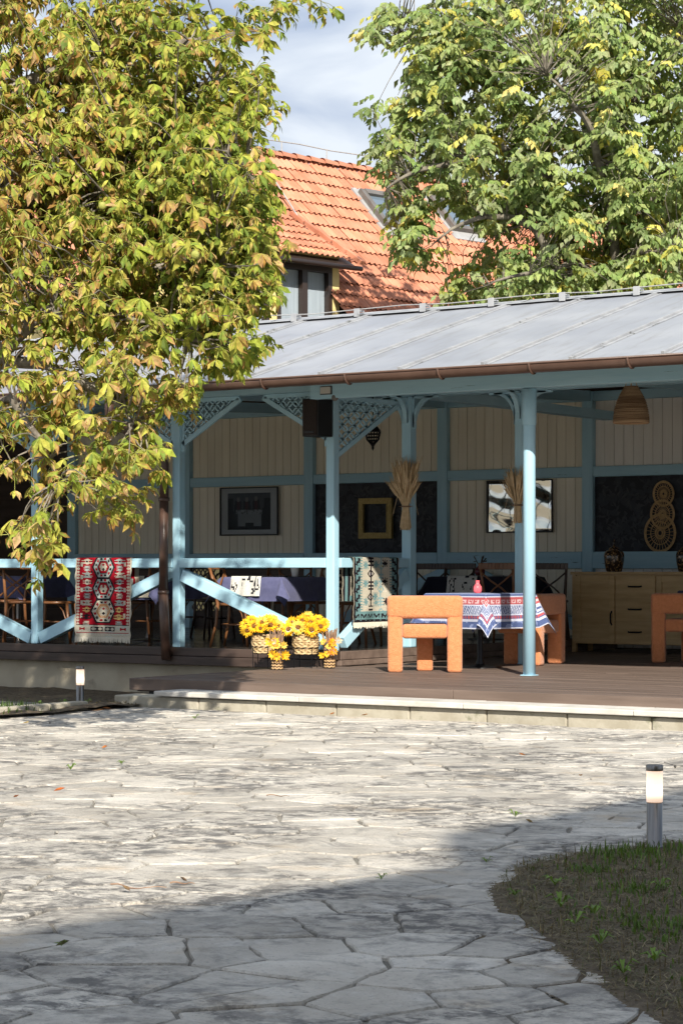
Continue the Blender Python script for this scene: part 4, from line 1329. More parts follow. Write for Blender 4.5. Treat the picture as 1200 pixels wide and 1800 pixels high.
for k in range(9):
    a = random.uniform(0,6.283); MB().tube([vz+Vector((0,0,.10)), vz+Vector((.04*math.cos(a), .04*math.sin(a), .17)), vz+Vector((.08*math.cos(a), .08*math.sin(a), random.uniform(.17,.24)))], [.004,.004,.008], 4).build('sprig', mt['wood_dark'], t)

# bentwood chairs
def make_chair(wood):
    t = bpy.data.objects.new('bentwood_chair', None); COL.objects.link(t); t['category'] = 'chair'; t['group'] = 'bentwood chairs at the tables'
    put(t, (0,0,0))
    w = mt[wood]
    MB().lathe([(.02,.435),(.19,.435),(.205,.445),(.205,.462),(.19,.47),(.02,.462)], 24).build('seat', w, t, smooth=True)
    for s in (-1, 1):
        MB().tube([(s*.20,.19,0),(s*.175,.165,.25),(s*.155,.145,.45)], [.014,.017,.019], 8).build('leg', w, t, smooth=True)
        MB().tube([(s*.20,-.24,0),(s*.175,-.18,.25),(s*.17,-.165,.46),(s*.185,-.20,.66),(s*.195,-.245,.84)], [.014,.017,.019,.017,.016], 8).build('leg', w, t, smooth=True)
        MB().tube([(s*.17,-.172,.49),(s*.05,-.20,.61),(-s*.08,-.225,.70),(-s*.185,-.235,.79)], .011, 6).build('cross_bar', w, t, smooth=True)
        MB().tube([(s*.165,.155,.20),(s*.15,.10,.36),(s*.10,.03,.43)], .008, 5).build('arch_brace', w, t)
    pts_ = [(-.215+.43*k/10, -.245-.035*math.sin(math.pi*k/10), .865) for k in range(11)]
    mb = MB()
    for a, b in zip(pts_[:-1], pts_[1:]): mb.bar(a, b, .026, .075)
    mb.build('top_rail', w, t, bevel=.006)
    MB().tube([(.165*math.cos(a), .165*math.sin(a)-.01, .235) for a in [6.2832*k/20 for k in range(20)]], .009, 6, closed=True).build('stretcher', w, t, smooth=True)
    return t
cb = make_chair('wood_chair'); cd = make_chair('wood_dark')
used = {}
def place_chair(px, d, rz, label, wood='wood_chair', z=PZ):
    src = cb if wood == 'wood_chair' else cd
    if wood not in used: o = src; used[wood] = 1
    else: o = copy_tree(src)
    p = at_d(px, 1000, d)
    move(o, (p.x, p.y, z), rz); o['label'] = label
    return o
place_chair(418, 23.95, R(-75), 'brown bentwood chair at the left end of the sunlit navy table')
place_chair(470, 25.35, R(175), 'brown bentwood chair behind the sunlit navy table')
place_chair(545, 25.1, R(100), 'brown bentwood chair tucked under the right of the navy table')
place_chair(528, 26.6, R(20), 'brown bentwood chair seen between the navy table and the corner post')
place_chair(612, 24.6, R(150), 'brown bentwood chair with a cream throw by the corner post')
place_chair(655, 24.15, R(60), 'brown bentwood chair whose legs show below the cream kilim')
place_chair(100, 25.2, R(-60), 'brown bentwood chair left of the red kilim')
place_chair(38, 25.5, R(40), 'brown bentwood chair in the far left railing bay')
place_chair(165, 25.9, R(170), 'brown bentwood chair behind the red kilim')
place_chair(10, 26.2, R(200), 'brown bentwood chair at the left edge of the picture')
place_chair(262, 25.6, R(80), 'brown bentwood chair just left of the brown downpipe')
place_chair(345, 27.6, R(30), 'dark bentwood chair in front of the bright trellis', 'wood_dark')
place_chair(375, 26.9, R(-120), 'dark bentwood chair right of the bright trellis', 'wood_dark')
place_chair(745, 27.0, R(190), 'dark bentwood chair just right of the wheat sheaf post', 'wood_dark')
place_chair(792, 26.7, R(185), 'dark bentwood chair behind the white script runner', 'wood_dark')
place_chair(886, 25.15, R(10), 'brown crossback chair left of the round blue column', 'wood_chair')
place_chair(968, 26.2, R(25), 'dark crossback chair between the round column and the sideboard', 'wood_dark')
# cream throw on the back of the chair by the corner post
c = at_d(611, 1000, 24.38)
def throw(x, y):
    if y > .9: return CRM
    return BLK if (abs(((x*4) % 1)-.5) < .16 and abs(((y*6) % 1)-.5) < .3) else (.60,.50,.36)
mb = MB(); nx, ny = 16, 36; vs = []; fs = []; cs = []
ax = Vector((CY, SY, 0)); fw_ = Vector((-SY, CY, 0))
for j in range(ny+1):
    for i in range(nx+1):
        vs.append(Vector((c.x, c.y, 0)) + ax*(-.12+.26*i/nx) - fw_*(.03+.02*math.sin(i*.7+j*.1)) + Vector((0,0,1.285-.44*j/ny)))
for j in range(ny):
    for i in range(nx): q = j*(nx+1)+i; fs.append((q,q+1,q+nx+2,q+nx+1)); cs.append(throw((i+.5)/nx,(j+.5)/ny))
mb.v, mb.f, mb.m, mb.c = vs, fs, [0]*len(fs), cs
tag(mb.build('throw_blanket', mt['print'], smooth=True), 'cream patterned throw with dark motifs over a chair by the corner post', 'blanket')

# orange upholstered chairs
def make_orange():
    t = bpy.data.objects.new('upholstered_chair', None); COL.objects.link(t); t['category'] = 'chair'; t['group'] = 'orange upholstered chairs on the deck'
    put(t, (0,0,0)); w = mt['orange']
    for s in (-1, 1):
        MB().box(s*.283-.072, s*.283+.072, -.29, -.13, 0, .56).build('leg', w, t, bevel=.03, seg=3, smooth=True)
    mb = MB(); n = 14; vs = []; fs = []
    for k in range(n+1):                        # the back band, gently bowed
        x = -.362+.724*k/n; bow = .0+.03*(1-(2*k/n-1)**2)
        for y, z in ((-.295-bow*.3,.515),(-.295-bow*.4,.735),(-.165+bow*.2,.735),(-.165+bow*.2,.515)): vs.append((x,y,z))
    for k in range(n):
        for q in range(4): fs.append((k*4+q, k*4+(q+1)%4, (k+1)*4+(q+1)%4, (k+1)*4+q))
    fs += [(3,2,1,0), tuple(n*4+q for q in range(4))]
    mb.add(vs, fs).build('backrest', w, t, bevel=.042, seg=4, smooth=True)
    MB().box(-.215, .215, -.275, .245, .325, .462).build('seat', w, t, bevel=.03, seg=3, smooth=True)
    MB().box(-.078, .078, .08, .235, 0, .34).build('front_leg', w, t, bevel=.022, seg=3, smooth=True)
    return t
oc = make_orange()
m0 = (on_z(683,1183,DECK)+on_z(814,1183,DECK))/2 + Vector((-SY,CY,0))*.29
move(oc, (m0.x, m0.y, DECK), YAW+R(-2)); oc['label'] = 'orange boucle chair in full sun with its back to the viewer'
o2 = copy_tree(oc); p = at_d(926, 1000, 23.0); move(o2, (p.x, p.y, DECK), YAW+R(62)); o2['label'] = 'orange boucle chair behind the round blue column, beside the patterned table'
o3 = copy_tree(oc); p = on_z(1203,1166,DECK); move(o3, (p.x-.1, p.y+.28, DECK), YAW+R(-14)); o3['label'] = 'orange boucle chair in shade at the right edge, before the sideboard'
c4 = Vector((o3.location.x-.30, o3.location.y+.95))
c4 = Vector(at_d(1265, 1000, 24.6)[:2])
table(c4, DECK, DECK+.74, 'black pedestal table at the right edge behind the shaded orange chair', None, rz=YAW)
def pale(x, y, h): return (.60,.60,.58) if max(abs(x), abs(y)) < h*.97 else (.10,.11,.17)
drape('tablecloth', 'pale topped cloth on the table at the right edge', c4, DECK+.746, .40, .12, YAW, mt['print'], pale, 40, seed=5)

# sideboard
SU, SV = -12.60, 23.42
X = lambda px: on_v(px, 1000, SV).x
sb = thing('sideboard', 'oak sideboard with panelled doors and three drawers by the back wall', 'sideboard', (SU+.9, SV+.2, DECK))
x0, x1 = X(1005), X(1005)+1.95; zt = 1.175; zb = DECK+.10
MB().box(x0-.015, x1+.015, SV-.02, SV+.45, zt-.035, zt).build('top', mt['oak'], sb, bevel=.004)
MB().box(x0, x1, SV+.02, SV+.44, zb, zt-.037).build('carcass', mt['oak'], sb)
for a in (x0, x1-.05):
    for v in (SV+.0, SV+.39): MB().box(a, a+.05, v, v+.05, DECK, zt-.037).build('leg', mt['oak'], sb, bevel=.003)
def door(a, b, side):
    d = MB().box(a+.07, b-.07, SV+.008, SV+.019, zb+.07, zt-.12).build('door', mt['oak'], sb)
    for q in ((a,a+.069,zb+.004,zt-.05),(b-.069,b,zb+.004,zt-.05)): MB().box(q[0], q[1], SV-.008, SV+.019, q[2], q[3]).build('stile', mt['oak'], d, bevel=.003)
    for q in ((a+.07,b-.07,zb+.004,zb+.068),(a+.07,b-.07,zt-.118,zt-.05)): MB().box(q[0], q[1], SV-.008, SV+.019, q[2], q[3]).build('door_rail', mt['oak'], d, bevel=.003)
    hx = (b-.035) if side > 0 else (a+.035); zc = (zb+zt)/2-.12
    MB().tube([(hx,SV-.01,zc-.08),(hx,SV-.04,zc-.05),(hx,SV-.045,zc),(hx,SV-.04,zc+.05),(hx,SV-.01,zc+.08)], .010, 6).build('handle', mt['black_metal'], d, smooth=True)
xa, xb, xc_ = X(1011), X(1080), X(1152)
door(xa, xb, 1); door(xc_+.01, xc_+.01+(xb-xa), -1)
hz = (zt-.05-zb-.004)/3
for k in range(3):
    z0 = zb+.004+k*hz
    d = MB().box(xb+.012, xc_-.004, SV-.004, SV+.019, z0+.004, z0+hz-.006).build('drawer', mt['oak'], sb, bevel=.004)
    for q in ((xb+.012,xc_-.004,z0+.004,z0+.03),(xb+.012,xc_-.004,z0+hz-.032,z0+hz-.006)): MB().box(q[0], q[1], SV-.010, SV-.0045, q[2], q[3]).build('drawer_edge', mt['oak'], d)
    mx_ = (xb+xc_)/2; zc = z0+hz*.55
    MB().tube([(mx_-.085,SV-.005,zc),(mx_-.07,SV-.035,zc-.004),(mx_+.07,SV-.035,zc-.004),(mx_+.085,SV-.005,zc)], .010, 6).build('handle', mt['black_metal'], d, smooth=True)
for px, lab, s in ((1079, 'brown speckled lidded jar at the left of the sideboard', 1.), (1206, 'brown speckled lidded jar cut by the right picture edge', 1.)):
    j0 = on_v(px, 1000, SV+.2); j0.z = zt+.001
    t = thing('lidded_jar', lab, 'jar', j0)
    MB().lathe([(.085,0),(.095,.01),(.118,.12),(.122,.18),(.115,.225),(.09,.25),(.06,.262)], 24, j0).build('body', mt['jar'], t, smooth=True)
    MB().lathe([(.072,.258),(.066,.275),(.035,.295),(.012,.31),(.016,.335),(.010,.36),(.003,.385)], 20, j0).build('lid', mt['jar'], t, smooth=True)

# ------------------------------------------------------------------ sunflower baskets and twig bundles on the deck
def petal_ring(mb, X_, r0, r1, n, col, curl, w):
    for k in range(n):
        a = 6.2832*k/n + random.uniform(-.08,.08); rr = r1*random.uniform(.85,1.08); cu = curl+random.uniform(-.012,.02)
        ca_, sa_ = math.cos(a), math.sin(a)
        q = [(r0*ca_, r0*sa_, 0), ((r0+rr)/2*ca_-w*sa_, (r0+rr)/2*sa_+w*ca_, cu*.6), (rr*ca_, rr*sa_, cu), ((r0+rr)/2*ca_+w*sa_, (r0+rr)/2*sa_-w*ca_, cu*.6)]
        kk = random.uniform(.8,1.15)
        mb.add([X_ @ Vector(p_) for p_ in q], [(0,1,2,3)], 0, tuple(c_*kk for c_ in col))
def sunflower(parent, c, nrm, r):
    q = Vector(nrm).to_track_quat('Z', 'Y').to_matrix().to_4x4(); X_ = Matrix.Translation(c) @ q
    mb = MB(); col = random.choice(((.86,.52,.02),(.90,.60,.03),(.84,.44,.015),(.90,.66,.10)))
    petal_ring(mb, X_, r*.30, r, 19, col, .012, r*.13); petal_ring(mb, X_ @ Matrix.Translation((0,0,.006)), r*.28, r*.82, 16, tuple(min(1,c_*1.1) for c_ in col), .018, r*.13)
    petal_ring(mb, X_ @ Matrix.Translation((0,0,-.006)), r*.3, r*.95, 17, tuple(c_*.8 for c_ in col), -.006, r*.13)
    f_ = mb.build('sunflower', mt['petal'], parent)
    mb = MB(); mb.lathe([(r*.27,.004),(r*.26,.014),(r*.18,.020),(r*.10,.016),(.002,.014)], 14, (0,0,0)); mb.v = [tuple(X_ @ Vector(p_)) for p_ in mb.v]
    mb.build('flower_centre', mt['seed'], f_, smooth=True)
mt['seed'] = M('brown_seed_disc', (.10,.035,.010), .9, (.24,.10,.02), 120, bmp=.6, bscale=200)
mt['basket'] = M('seagrass_weave', (.40,.27,.12), .8, (.66,.50,.29), 28, bmp=.6, bscale=110)
def basket(px, py, rad, zb_, zt_, spots, label):
    c = on_z(px, py, DECK); t = thing('flower_basket', label, 'flower basket', c)
    mb = MB(); n = int((zt_-zb_)/.017)
    for i in range(n):
        z = DECK+zb_+i*.017+.01; f = i/(n-1); r = rad*(.80+.20*math.sin(.4+f*1.9))
        mb.tube([c+Vector(((r+.005*math.sin(11*a+i*1.57))*math.cos(a), (r+.005*math.sin(11*a+i*1.57))*math.sin(a), z-DECK+.004*math.sin(11*a+i*3.1))) for a in [6.2832*k/44 for k in range(44)]], .0105, 5, closed=True)
    mb.lathe([(rad*.76,zb_+.004),(rad*.9,zt_-.02)], 24, c)
    mb.build('basket', mt['basket'], t, smooth=True)
    st = MB(); zr = zb_+.065
    st.tube([c+Vector((rad*1.06*math.cos(a), rad*1.06*math.sin(a), zr)) for a in [6.2832*k/28 for k in range(28)]], .004, 5, closed=True)
    st.tube([c+Vector((rad*.85*math.cos(a), rad*.85*math.sin(a), zb_-.002)) for a in [6.2832*k/28 for k in range(28)]], .004, 5, closed=True)
    s_ = st.build('wire_stand', mt['black_metal'], t)
    for k in range(4):
        a = 6.2832*k/4+.5+YAW
        MB().tube([c+Vector((rad*1.06*math.cos(a), rad*1.06*math.sin(a), zr)), c+Vector((rad*1.04*math.cos(a), rad*1.04*math.sin(a), .002))], .0042, 5).build('stand_leg', mt['black_metal'], s_)
    gl_ = MB()
    for k in range(46):
        a = random.uniform(0,6.283); el = random.uniform(.0,1.1); d = Vector((math.cos(a)*math.cos(el), math.sin(a)*math.cos(el), math.sin(el)))
        p = c+Vector((0,0,zt_-.02))+d*random.uniform(.06,.13); s2 = d.cross(Vector((0,0,1))).normalized()*.03; e = d*.08
        k_ = random.uniform(.6,1.2)
        gl_.add([p-e*.5, p+s2, p+e, p-s2], [(0,1,2,3)], 0, (.07*k_,.11*k_,.02*k_))
    gl_.build('greenery', mt['herb'], t)['kind'] = 'stuff'
    rt, fw = Vector((CY,SY,0)), Vector((-SY,CY,0))
    for (sx, sz, dd, rr) in spots:
        p = c + rt*sx + Vector((0,0,sz)) - fw*dd
        nr = (rt*sx*1.8 - fw*1.0 + Vector((0,0,(sz-.36)*2.6+.25)))
        sunflower(t, p, nr, rr)
random.seed(33)
basket(462, 1174, .105, .145, .345, [(-.15,.375,.08,.078),(-.085,.42,.10,.08),(-.01,.455,.09,.075),(.08,.43,.08,.08),(-.11,.47,.02,.07),(.15,.42,.04,.07),(-.02,.395,.13,.06),(.17,.40,.0,.065),(.05,.475,-.03,.07),(-.17,.43,-.02,.07),(.10,.47,-.05,.065)], 'left basket of sunflowers on a thin wire stand on the deck')
basket(537, 1174, .125, .135, .345, [(-.17,.385,.05,.082),(-.075,.405,.12,.082),(.06,.385,.14,.085),(.05,.45,.09,.085),(.15,.415,.08,.08),(-.03,.47,.03,.08),(-.14,.45,.0,.07),(.12,.475,-.02,.07),(.02,.505,-.04,.07),(.19,.44,-.02,.065)], 'right basket of sunflowers on a thin wire stand before the corner post')
def twig_bundle(px, py, h, label, seed):
    rnd = random.Random(seed); c = on_z(px, py, DECK); t = thing('twig_bundle', label, 'twig bundle', c)
    for k in range(26):
        a = rnd.uniform(0,6.283); r = math.sqrt(rnd.random()); d = Vector((math.cos(a), math.sin(a), 0))*r
        hh = h*rnd.uniform(.82,1.0); tt = d*.082; bb = d*.040; mm = d*.05
        w1 = Vector((rnd.uniform(-.01,.01), rnd.uniform(-.01,.01), 0))
        MB().tube([c+bb+Vector((0,0,.012)), c+mm+w1+Vector((0,0,hh*.45)), c+tt-w1+Vector((0,0,hh))], [.008,.0075,.006], 6).build('twig', mt['twig'], t)
    for z in (.018,.045,.075):
        MB().tube([c+Vector((.052*math.cos(a), .052*math.sin(a), z+.006*math.sin(8*a))) for a in [6.2832*k/24 for k in range(24)]], .007, 5, closed=True).build('woven_band', mt['wicker'], t)
    rt, fw = Vector((CY,SY,0)), Vector((-SY,CY,0))
    cols = [(.85,.50,.03),(.80,.42,.02),(.82,.26,.04),(.86,.56,.10),(.66,.50,.34)]
    for k in range(10):
        sx = rnd.uniform(-.085,.085); sz = rnd.uniform(.12,.30); p = c+rt*sx-fw*.075+Vector((0,0,sz))
        mb = MB(); q = (-fw+rt*sx*6+Vector((0,0,rnd.uniform(-.2,.5)))).to_track_quat('Z','Y').to_matrix().to_4x4()
        petal_ring(mb, Matrix.Translation(p) @ q, .004, rnd.uniform(.035,.055), 8, cols[rnd.randrange(5)], .015, .012)
        mb.build('dried_flower', mt['petal'], t)
twig_bundle(487, 1178, .40, 'bundle of brown twigs with orange dried flowers between the baskets', 4)
twig_bundle(579, 1175, .40, 'bundle of brown twigs with yellow dried flowers at the corner post', 9)

# ------------------------------------------------------------------ bollard lamps
def bollard(c, label, rz=0.):
    t = thing('bollard_light', label, 'bollard light', (0,0,0), 'lit bollard lights'); r = .034
    MB().lathe([(r*1.25,0),(r*1.25,.006),(r,.008),(r,.19),(r*.9,.194)], 28).build('steel_tube', mt['steel'], t, smooth=True)
    gl_ = MB().lathe([(r*1.0,.196),(r*1.03,.198),(r*1.03,.328),(r*1.0,.330)], 28).build('diffuser', mt['lamp_glass'], t, smooth=True)
    MB().lathe([(r*1.08,.331),(r*1.10,.334),(r*1.10,.352),(r*1.02,.356),(.003,.357)], 28).build('cap', mt['steel'], t, smooth=True)
    return move(t, c, rz)
bollard(on_z(1150,1490,.01), 'lit steel bollard at the edge of the grass patch on the right')
bollard(on_z(141,1244,.01), 'lit steel bollard before the plastered plinth on the left')

# fallen leaves and twigs on the paving
random.seed(8)
for px, py, s, col, lab in ((105,1390,.085,(.42,.12,.03),'rust red leaf lying alone on the sunlit paving at left'),(28,1402,.05,(.30,.12,.05),'small brown leaf near the left edge of the sunlit paving'),(172,1250,.12,(.38,.16,.05),'large curled brown leaf at the foot of the left bollard'),(188,1246,.09,(.34,.13,.05),'brown leaf between the left bollard and the step kerb'),(45,1272,.06,(.5,.38,.16),'straw coloured leaf below the bed edging at far left'),(184,1315,.06,(.42,.15,.04),'orange brown leaf on the paving below the left bollard'),(640,1258,.07,(.40,.18,.06),'brown leaf against the kerb below the orange chair'),(584,1256,.06,(.38,.15,.05),'brown leaf against the kerb below the flower baskets'),(918,1328,.05,(.42,.16,.05),'tiny orange leaf on the paving below the round column'),(222,1565,.05,(.2,.13,.07),'dark leaf beside the long twig on the left paving'),(930,1446,.05,(.25,.17,.07),'brown leaf by the weed left of the right bollard'),(323,1549,.035,(.13,.08,.05),'tiny dark leaf just above the shade edge'),(110,1662,.05,(.10,.10,.035),'olive leaf in the near shade at lower left'),(1020,1365,.05,(.36,.2,.08),'tan leaf on the paving above the right bollard')):
    p = on_z(px, py, .012); a = random.uniform(0,6.283); d = Vector((math.cos(a), math.sin(a), 0))*s/2; w = Vector((-d.y, d.x, 0))*.42
    mb = MB().add([p-d, p-d*.2+w+Vector((0,0,.010)), p+d*.4+w*.8+Vector((0,0,.016)), p+d+Vector((0,0,.012)), p+d*.4-w*.8+Vector((0,0,.014)), p-d*.2-w+Vector((0,0,.008)), p+d*.1+Vector((0,0,.002))], [(0,6,1),(1,6,2),(2,6,3),(3,6,4),(4,6,5),(5,6,0)], 0, col)
    tag(mb.build('fallen_leaf', mt['herb']), lab, 'leaf', 'fallen leaves on the paving')
for px, py, L, lab in ((190,1556,.24,'thin dry twig on the sunlit paving above the shade edge'),(300,1552,.10,'short dry twig stub just above the shade edge'),(470,1398,.14,'thin dry twig in the middle of the sunlit paving')):
    p = on_z(px, py, .008); a = YAW+random.uniform(-.5,.5); d = Vector((math.cos(a), math.sin(a), 0)); q = Vector((-d.y, d.x, 0))
    tag(MB().tube([p+d*L*k/7+q*L*.09*math.sin(k*.9+px)+Vector((0,0,.004*math.sin(k*1.3))) for k in range(8)], [.0035-.0003*k for k in range(8)], 5).build('fallen_twig', mt['twig']), lab, 'twig', 'fallen twigs on the paving')

# ------------------------------------------------------------------ tiled house behind
random.seed(3)
EH = Vector((.217,.976,0)).normalized()          # along the ridge
NH = Vector((EH.y, -EH.x, 0))                    # horizontal, out of the visible slope
PIT = R(46)
DN = NH*math.cos(PIT) - Vector((0,0,math.sin(PIT)))   # down the slope
UPN = NH*math.sin(PIT) + Vector((0,0,math.cos(PIT)))  # out of the slope
R0 = at_d(540, 284, 42.0)
hs = thing('tiled_house', 'yellow house with orange tiled roof, dormer and skylights behind the pavilion', 'house', (R0.x, R0.y, 0))
def RP(t, q, h=0.): return R0 + EH*t + DN*q + UPN*h
T0, T1_, QB = -9.0, 17.0, 7.2
def slope_hit(px, py):
    r = ray(px, py); o = Vector((0,0,EYE)); t = (R0-o).dot(UPN)/r.dot(UPN); p = o + r*t - R0
    return p.dot(EH), p.dot(DN)
dt, dq = slope_hit(510, 381); nt_ = dt-.24
hr = MB().add([RP(nt_,0,-.05), RP(T1_,0,-.05), RP(T1_,QB,-.05), RP(nt_,QB,-.05)], [(0,3,2,1)]).add([RP(T0,0,-.05), RP(nt_,0,-.05), RP(nt_,dq+.3,-.05), RP(T0,dq+.3,-.05)], [(0,3,2,1)]).add(
    [RP(T0,0,-.05), RP(T1_,0,-.05), RP(T1_,0,-.05)-NH*5+Vector((0,0,-5.2)), RP(T0,0,-.05)-NH*5+Vector((0,0,-5.2))], [(0,1,2,3)]).build('roof', mt['dark_board'], hs)
wl0 = RP(T0+.3,QB-.5,-.1); wl1 = RP(T1_-.3,QB-.5,-.1); bk = -NH*9.4
mb = MB(); w_ = [wl0, wl1, wl1+bk, wl0+bk]
mb.add([Vector((p.x,p.y,0)) for p in w_]+[Vector((p.x,p.y,wl0.z)) for p in w_], [(0,1,5,4),(1,2,6,5),(2,3,7,6),(3,0,4,7)])
mb.build('wall', mt['yellow'], hs)
for T in (T0+.31, T1_-.31):
    MB().add([RP(T,.25,-.1), RP(T,QB-.5,-.1), RP(T,QB-.5,-.1)+bk], [(0,1,2)]).build('gable', mt['yellow'], hs)
GA, TWD = .335, .25
def tile_mesh(dn, out, tw=TWD, ga=GA):
    """one double-roll pantile: x along the ridge, dn down the slope, out off the slope; its lower end stands open"""
    mb = MB(); n = 12; vs = []
    def pf(x): return .019*math.sin(x*12.5664-.6)
    for (q, lift) in ((-.05, .006), (ga, .046), (ga-.002, .034)):
        for i in range(n+1):
            x = i/n; vs.append(EH*(tw*x) + dn*q + out*(lift+pf(x)))
    fs = [(i, n+1+i, n+2+i, i+1) for i in range(n)] + [(n+1+i, 2*n+2+i, 2*n+3+i, n+2+i) for i in range(n)]
    return mb.add(vs, fs)
# dormer: a lower pitched roof coming out of the main slope
P2 = R(30); DN2 = NH*math.cos(P2) - Vector((0,0,math.sin(P2))); UP2 = NH*math.sin(P2) + Vector((0,0,math.cos(P2)))
DL = 2.05; DT0 = dt-5.2
B0 = RP(dt, dq)
def DP(t, q, h=0.): return B0 + EH*t + DN2*q + UP2*h
def in_dormer(t, q):
    return t < dt-.42 and t > DT0-.3 and q > dq-.02
# skylights on the main slope
SK = []
for px, py in ((630,342),(752,352)):
    a, b = slope_hit(px, py); SK.append((a, b))
def in_sky(t, q): return any(a-.28 < t < a+.80 and b-.15 < q < b+1.20 for a, b in SK)
spots = []
nq = int(QB/GA)
for r in range(nq):
    for c in range(int((T1_-T0)/TWD)):
        t, q = T0+c*TWD, .06+r*GA
        if in_dormer(t, q): continue
        if any(a-.10 < t < a+.62-.12 and b-.10 < q < b+.95 for a, b in SK): continue
        p = RP(t, q); x = CY*p.x+SY*p.y; d = -SY*p.x+CY*p.y
        px, py = 600+FPX*x/d, 1000-FPX*(p.z-EYE)/d
        spots.append((t, q, px, py))
def seen(s): return 440 < s[2] < 850 and s[3] < 560
tm = tile_mesh(DN, UPN)
front = [s for s in spots if seen(s)]
front.sort(key=lambda s: abs(s[2]-620)); near_t = front[:300]; far_t = front[300:]+[s for s in spots if not seen(s)]
proto = None
bc = np.array(tm.v); bc = Vector(((bc[:,0].min()+bc[:,0].max())/2, (bc[:,1].min()+bc[:,1].max())/2, bc[:,2].min()))
for t, q, _, _ in near_t:
    p = RP(t, q)
    if proto is None:
        proto = tile_mesh(DN, UPN).xf(Matrix.Translation(p)).build('roof_tile', mt['tile'], hr)
    else:
        o = link_copy(proto, p+bc, hr)
        o.location += UPN*random.uniform(-.006,.008)
mb = MB()
for t, q, _, _ in far_t:
    p = RP(t, q)+UPN*random.uniform(-.006,.008); mb.add([Vector(v)+p for v in tm.v], tm.f)
mb.build('roof_tiles', mt['tile'], hr)['kind'] = 'stuff'
# ridge tiles
tcount = int((T1_-T0)/.36); proto = None
for k in range(tcount):
    t = T0+k*.36; p = RP(t, 0)
    mb = MB(); vs = []; n = 8
    for e, rr in ((0,.125),(.38,.105)):
        for j in range(n+1):
            a = math.pi*j/n; vs.append(EH*e + NH*(rr*math.cos(a)) + Vector((0,0,rr*math.sin(a)*.9+.0+(.0 if e else .012))))
    mb.add(vs, [(j, j+1, n+2+j, n+1+j) for j in range(n)])
    b2 = np.array(mb.v); b2 = Vector(((b2[:,0].min()+b2[:,0].max())/2, (b2[:,1].min()+b2[:,1].max())/2, b2[:,2].min()))
    if proto is None: proto = mb.xf(Matrix.Translation(p)).build('ridge_tile', mt['tile'], hr, smooth=True)
    else: link_copy(proto, p+b2, hr)
# lightning wire along the ridge with stays, and one down the slope
MB().tube([RP(T0+k*.8,0)+Vector((0,0,.30+.01*math.sin(k*3))) for k in range(31)], .012, 5).build('lightning_wire', mt['lead'], hs)
for k in range(20):
    p = RP(T0+.3+k*1.15, 0); MB().tube([p+Vector((0,0,.09)), p+Vector((0,0,.31))], .012, 5).build('wire_stay', mt['lead'], hs)
wt, wq = slope_hit(431, 268)
MB().tube([RP(wt+.05*math.sin(k), .1+k*.5, .13) for k in range(7)], .014, 5).build('down_wire', mt['lead'], hs)
# skylights
for a, b in SK:
    s_ = MB()
    q0, q1, t0, t1 = b, b+1.0, a, a+.62
    fr = MB()
    def sbar(ta, tb, qa, qb, h0, h1, tgt):
        vs = [RP(t, q, h) for h in (h0, h1) for t, q in ((ta,qa),(tb,qa),(tb,qb),(ta,qb))]
        tgt.add(vs, [(0,1,2,3),(7,6,5,4),(0,4,5,1),(1,5,6,2),(2,6,7,3),(3,7,4,0)])
    sbar(t0-.14, t1+.14, q0-.14, q1+.24, .02, .055, fr)
    sk = fr.build('skylight', mt['lead'], hs)
    for args in ((t0-.06,t0+.05,q0,q1,.055,.155),(t1-.05,t1+.06,q0,q1,.055,.155),(t0+.05,t1-.05,q0,q0+.14,.055,.17),(t0+.05,t1-.05,q1-.10,q1,.055,.15)):
        m_b = MB(); sbar(*args, m_b); m_b.build('skylight_frame', mt['frame_grey'], sk)
    m_b = MB(); sbar(t0+.051, t1-.051, q0+.141, q1-.101, .09, .11, m_b); m_b.build('pane', mt['sky_glass'], sk)
# dormer
dr = MB().add([DP(0,0,-.06), DP(0,DL,-.06), DP(DT0-dt,DL,-.06), DP(DT0-dt,0,-.06)], [(0,1,2,3)]).build('dormer_roof', mt['frame_brown'], hs)
tm2 = tile_mesh(DN2, UP2); proto = None
b2 = np.array(tm2.v); b2 = Vector(((b2[:,0].min()+b2[:,0].max())/2, (b2[:,1].min()+b2[:,1].max())/2, b2[:,2].min()))
for r in range(6):
    for c in range(int(5.2/TWD)):
        p = DP(-.30-c*TWD, -.10+r*GA)
        if proto is None: proto = tile_mesh(DN2, UP2).xf(Matrix.Translation(p)).build('roof_tile', mt['tile'], dr)
        else: link_copy(proto, p+b2, dr)
for r in range(5):                        # verge tiles along the dormer's edge
    m_b = MB().bar(DP(.02, r*.42-.02, .075), DP(.02, r*.42+.44, .055), .10, .07, up=UP2); m_b.build('verge_tile', mt['tile'], dr)
MB().tube([DP(.06,DL+.06,-.06), DP(DT0-dt,DL+.06,-.06)], .042, 10).build('dormer_gutter', mt['frame_brown'], hs, smooth=True)
MB().bar(DP(.04,DL-.02,-.09), DP(DT0-dt,DL-.02,-.09), .05, .08).build('fascia', mt['frame_brown'], hs)
WQ = DL-.30                               # the dormer's front wall
wa = DP(-.18, WQ, -.07); wz = wa.z
def DW(t, z, o=0.): return wa + EH*t + NH*o + Vector((0,0,z-wa.z))
def dbox(t0, t1, z0, z1, o0, o1):
    vs = [DW(t, z, o) for o in (o0, o1) for t, z in ((t0,z0),(t1,z0),(t1,z1),(t0,z1))]
    return MB().add(vs, [(3,2,1,0),(4,5,6,7),(0,1,5,4),(1,2,6,5),(2,3,7,6),(3,0,4,7)])
WT = wz-.16                                # window head
dbox(-4.6, 0., WT, wz+.12, -.15, 0.).build('dormer_wall', mt['yellow'], hs)
dbox(-.17, 0., wz-2.2, WT-.001, -.15, 0.).build('dormer_wall', mt['yellow'], hs)
dbox(-4.6, -.17, wz-2.2, WT-1.35, -.15, 0.).build('dormer_wall', mt['yellow'], hs)
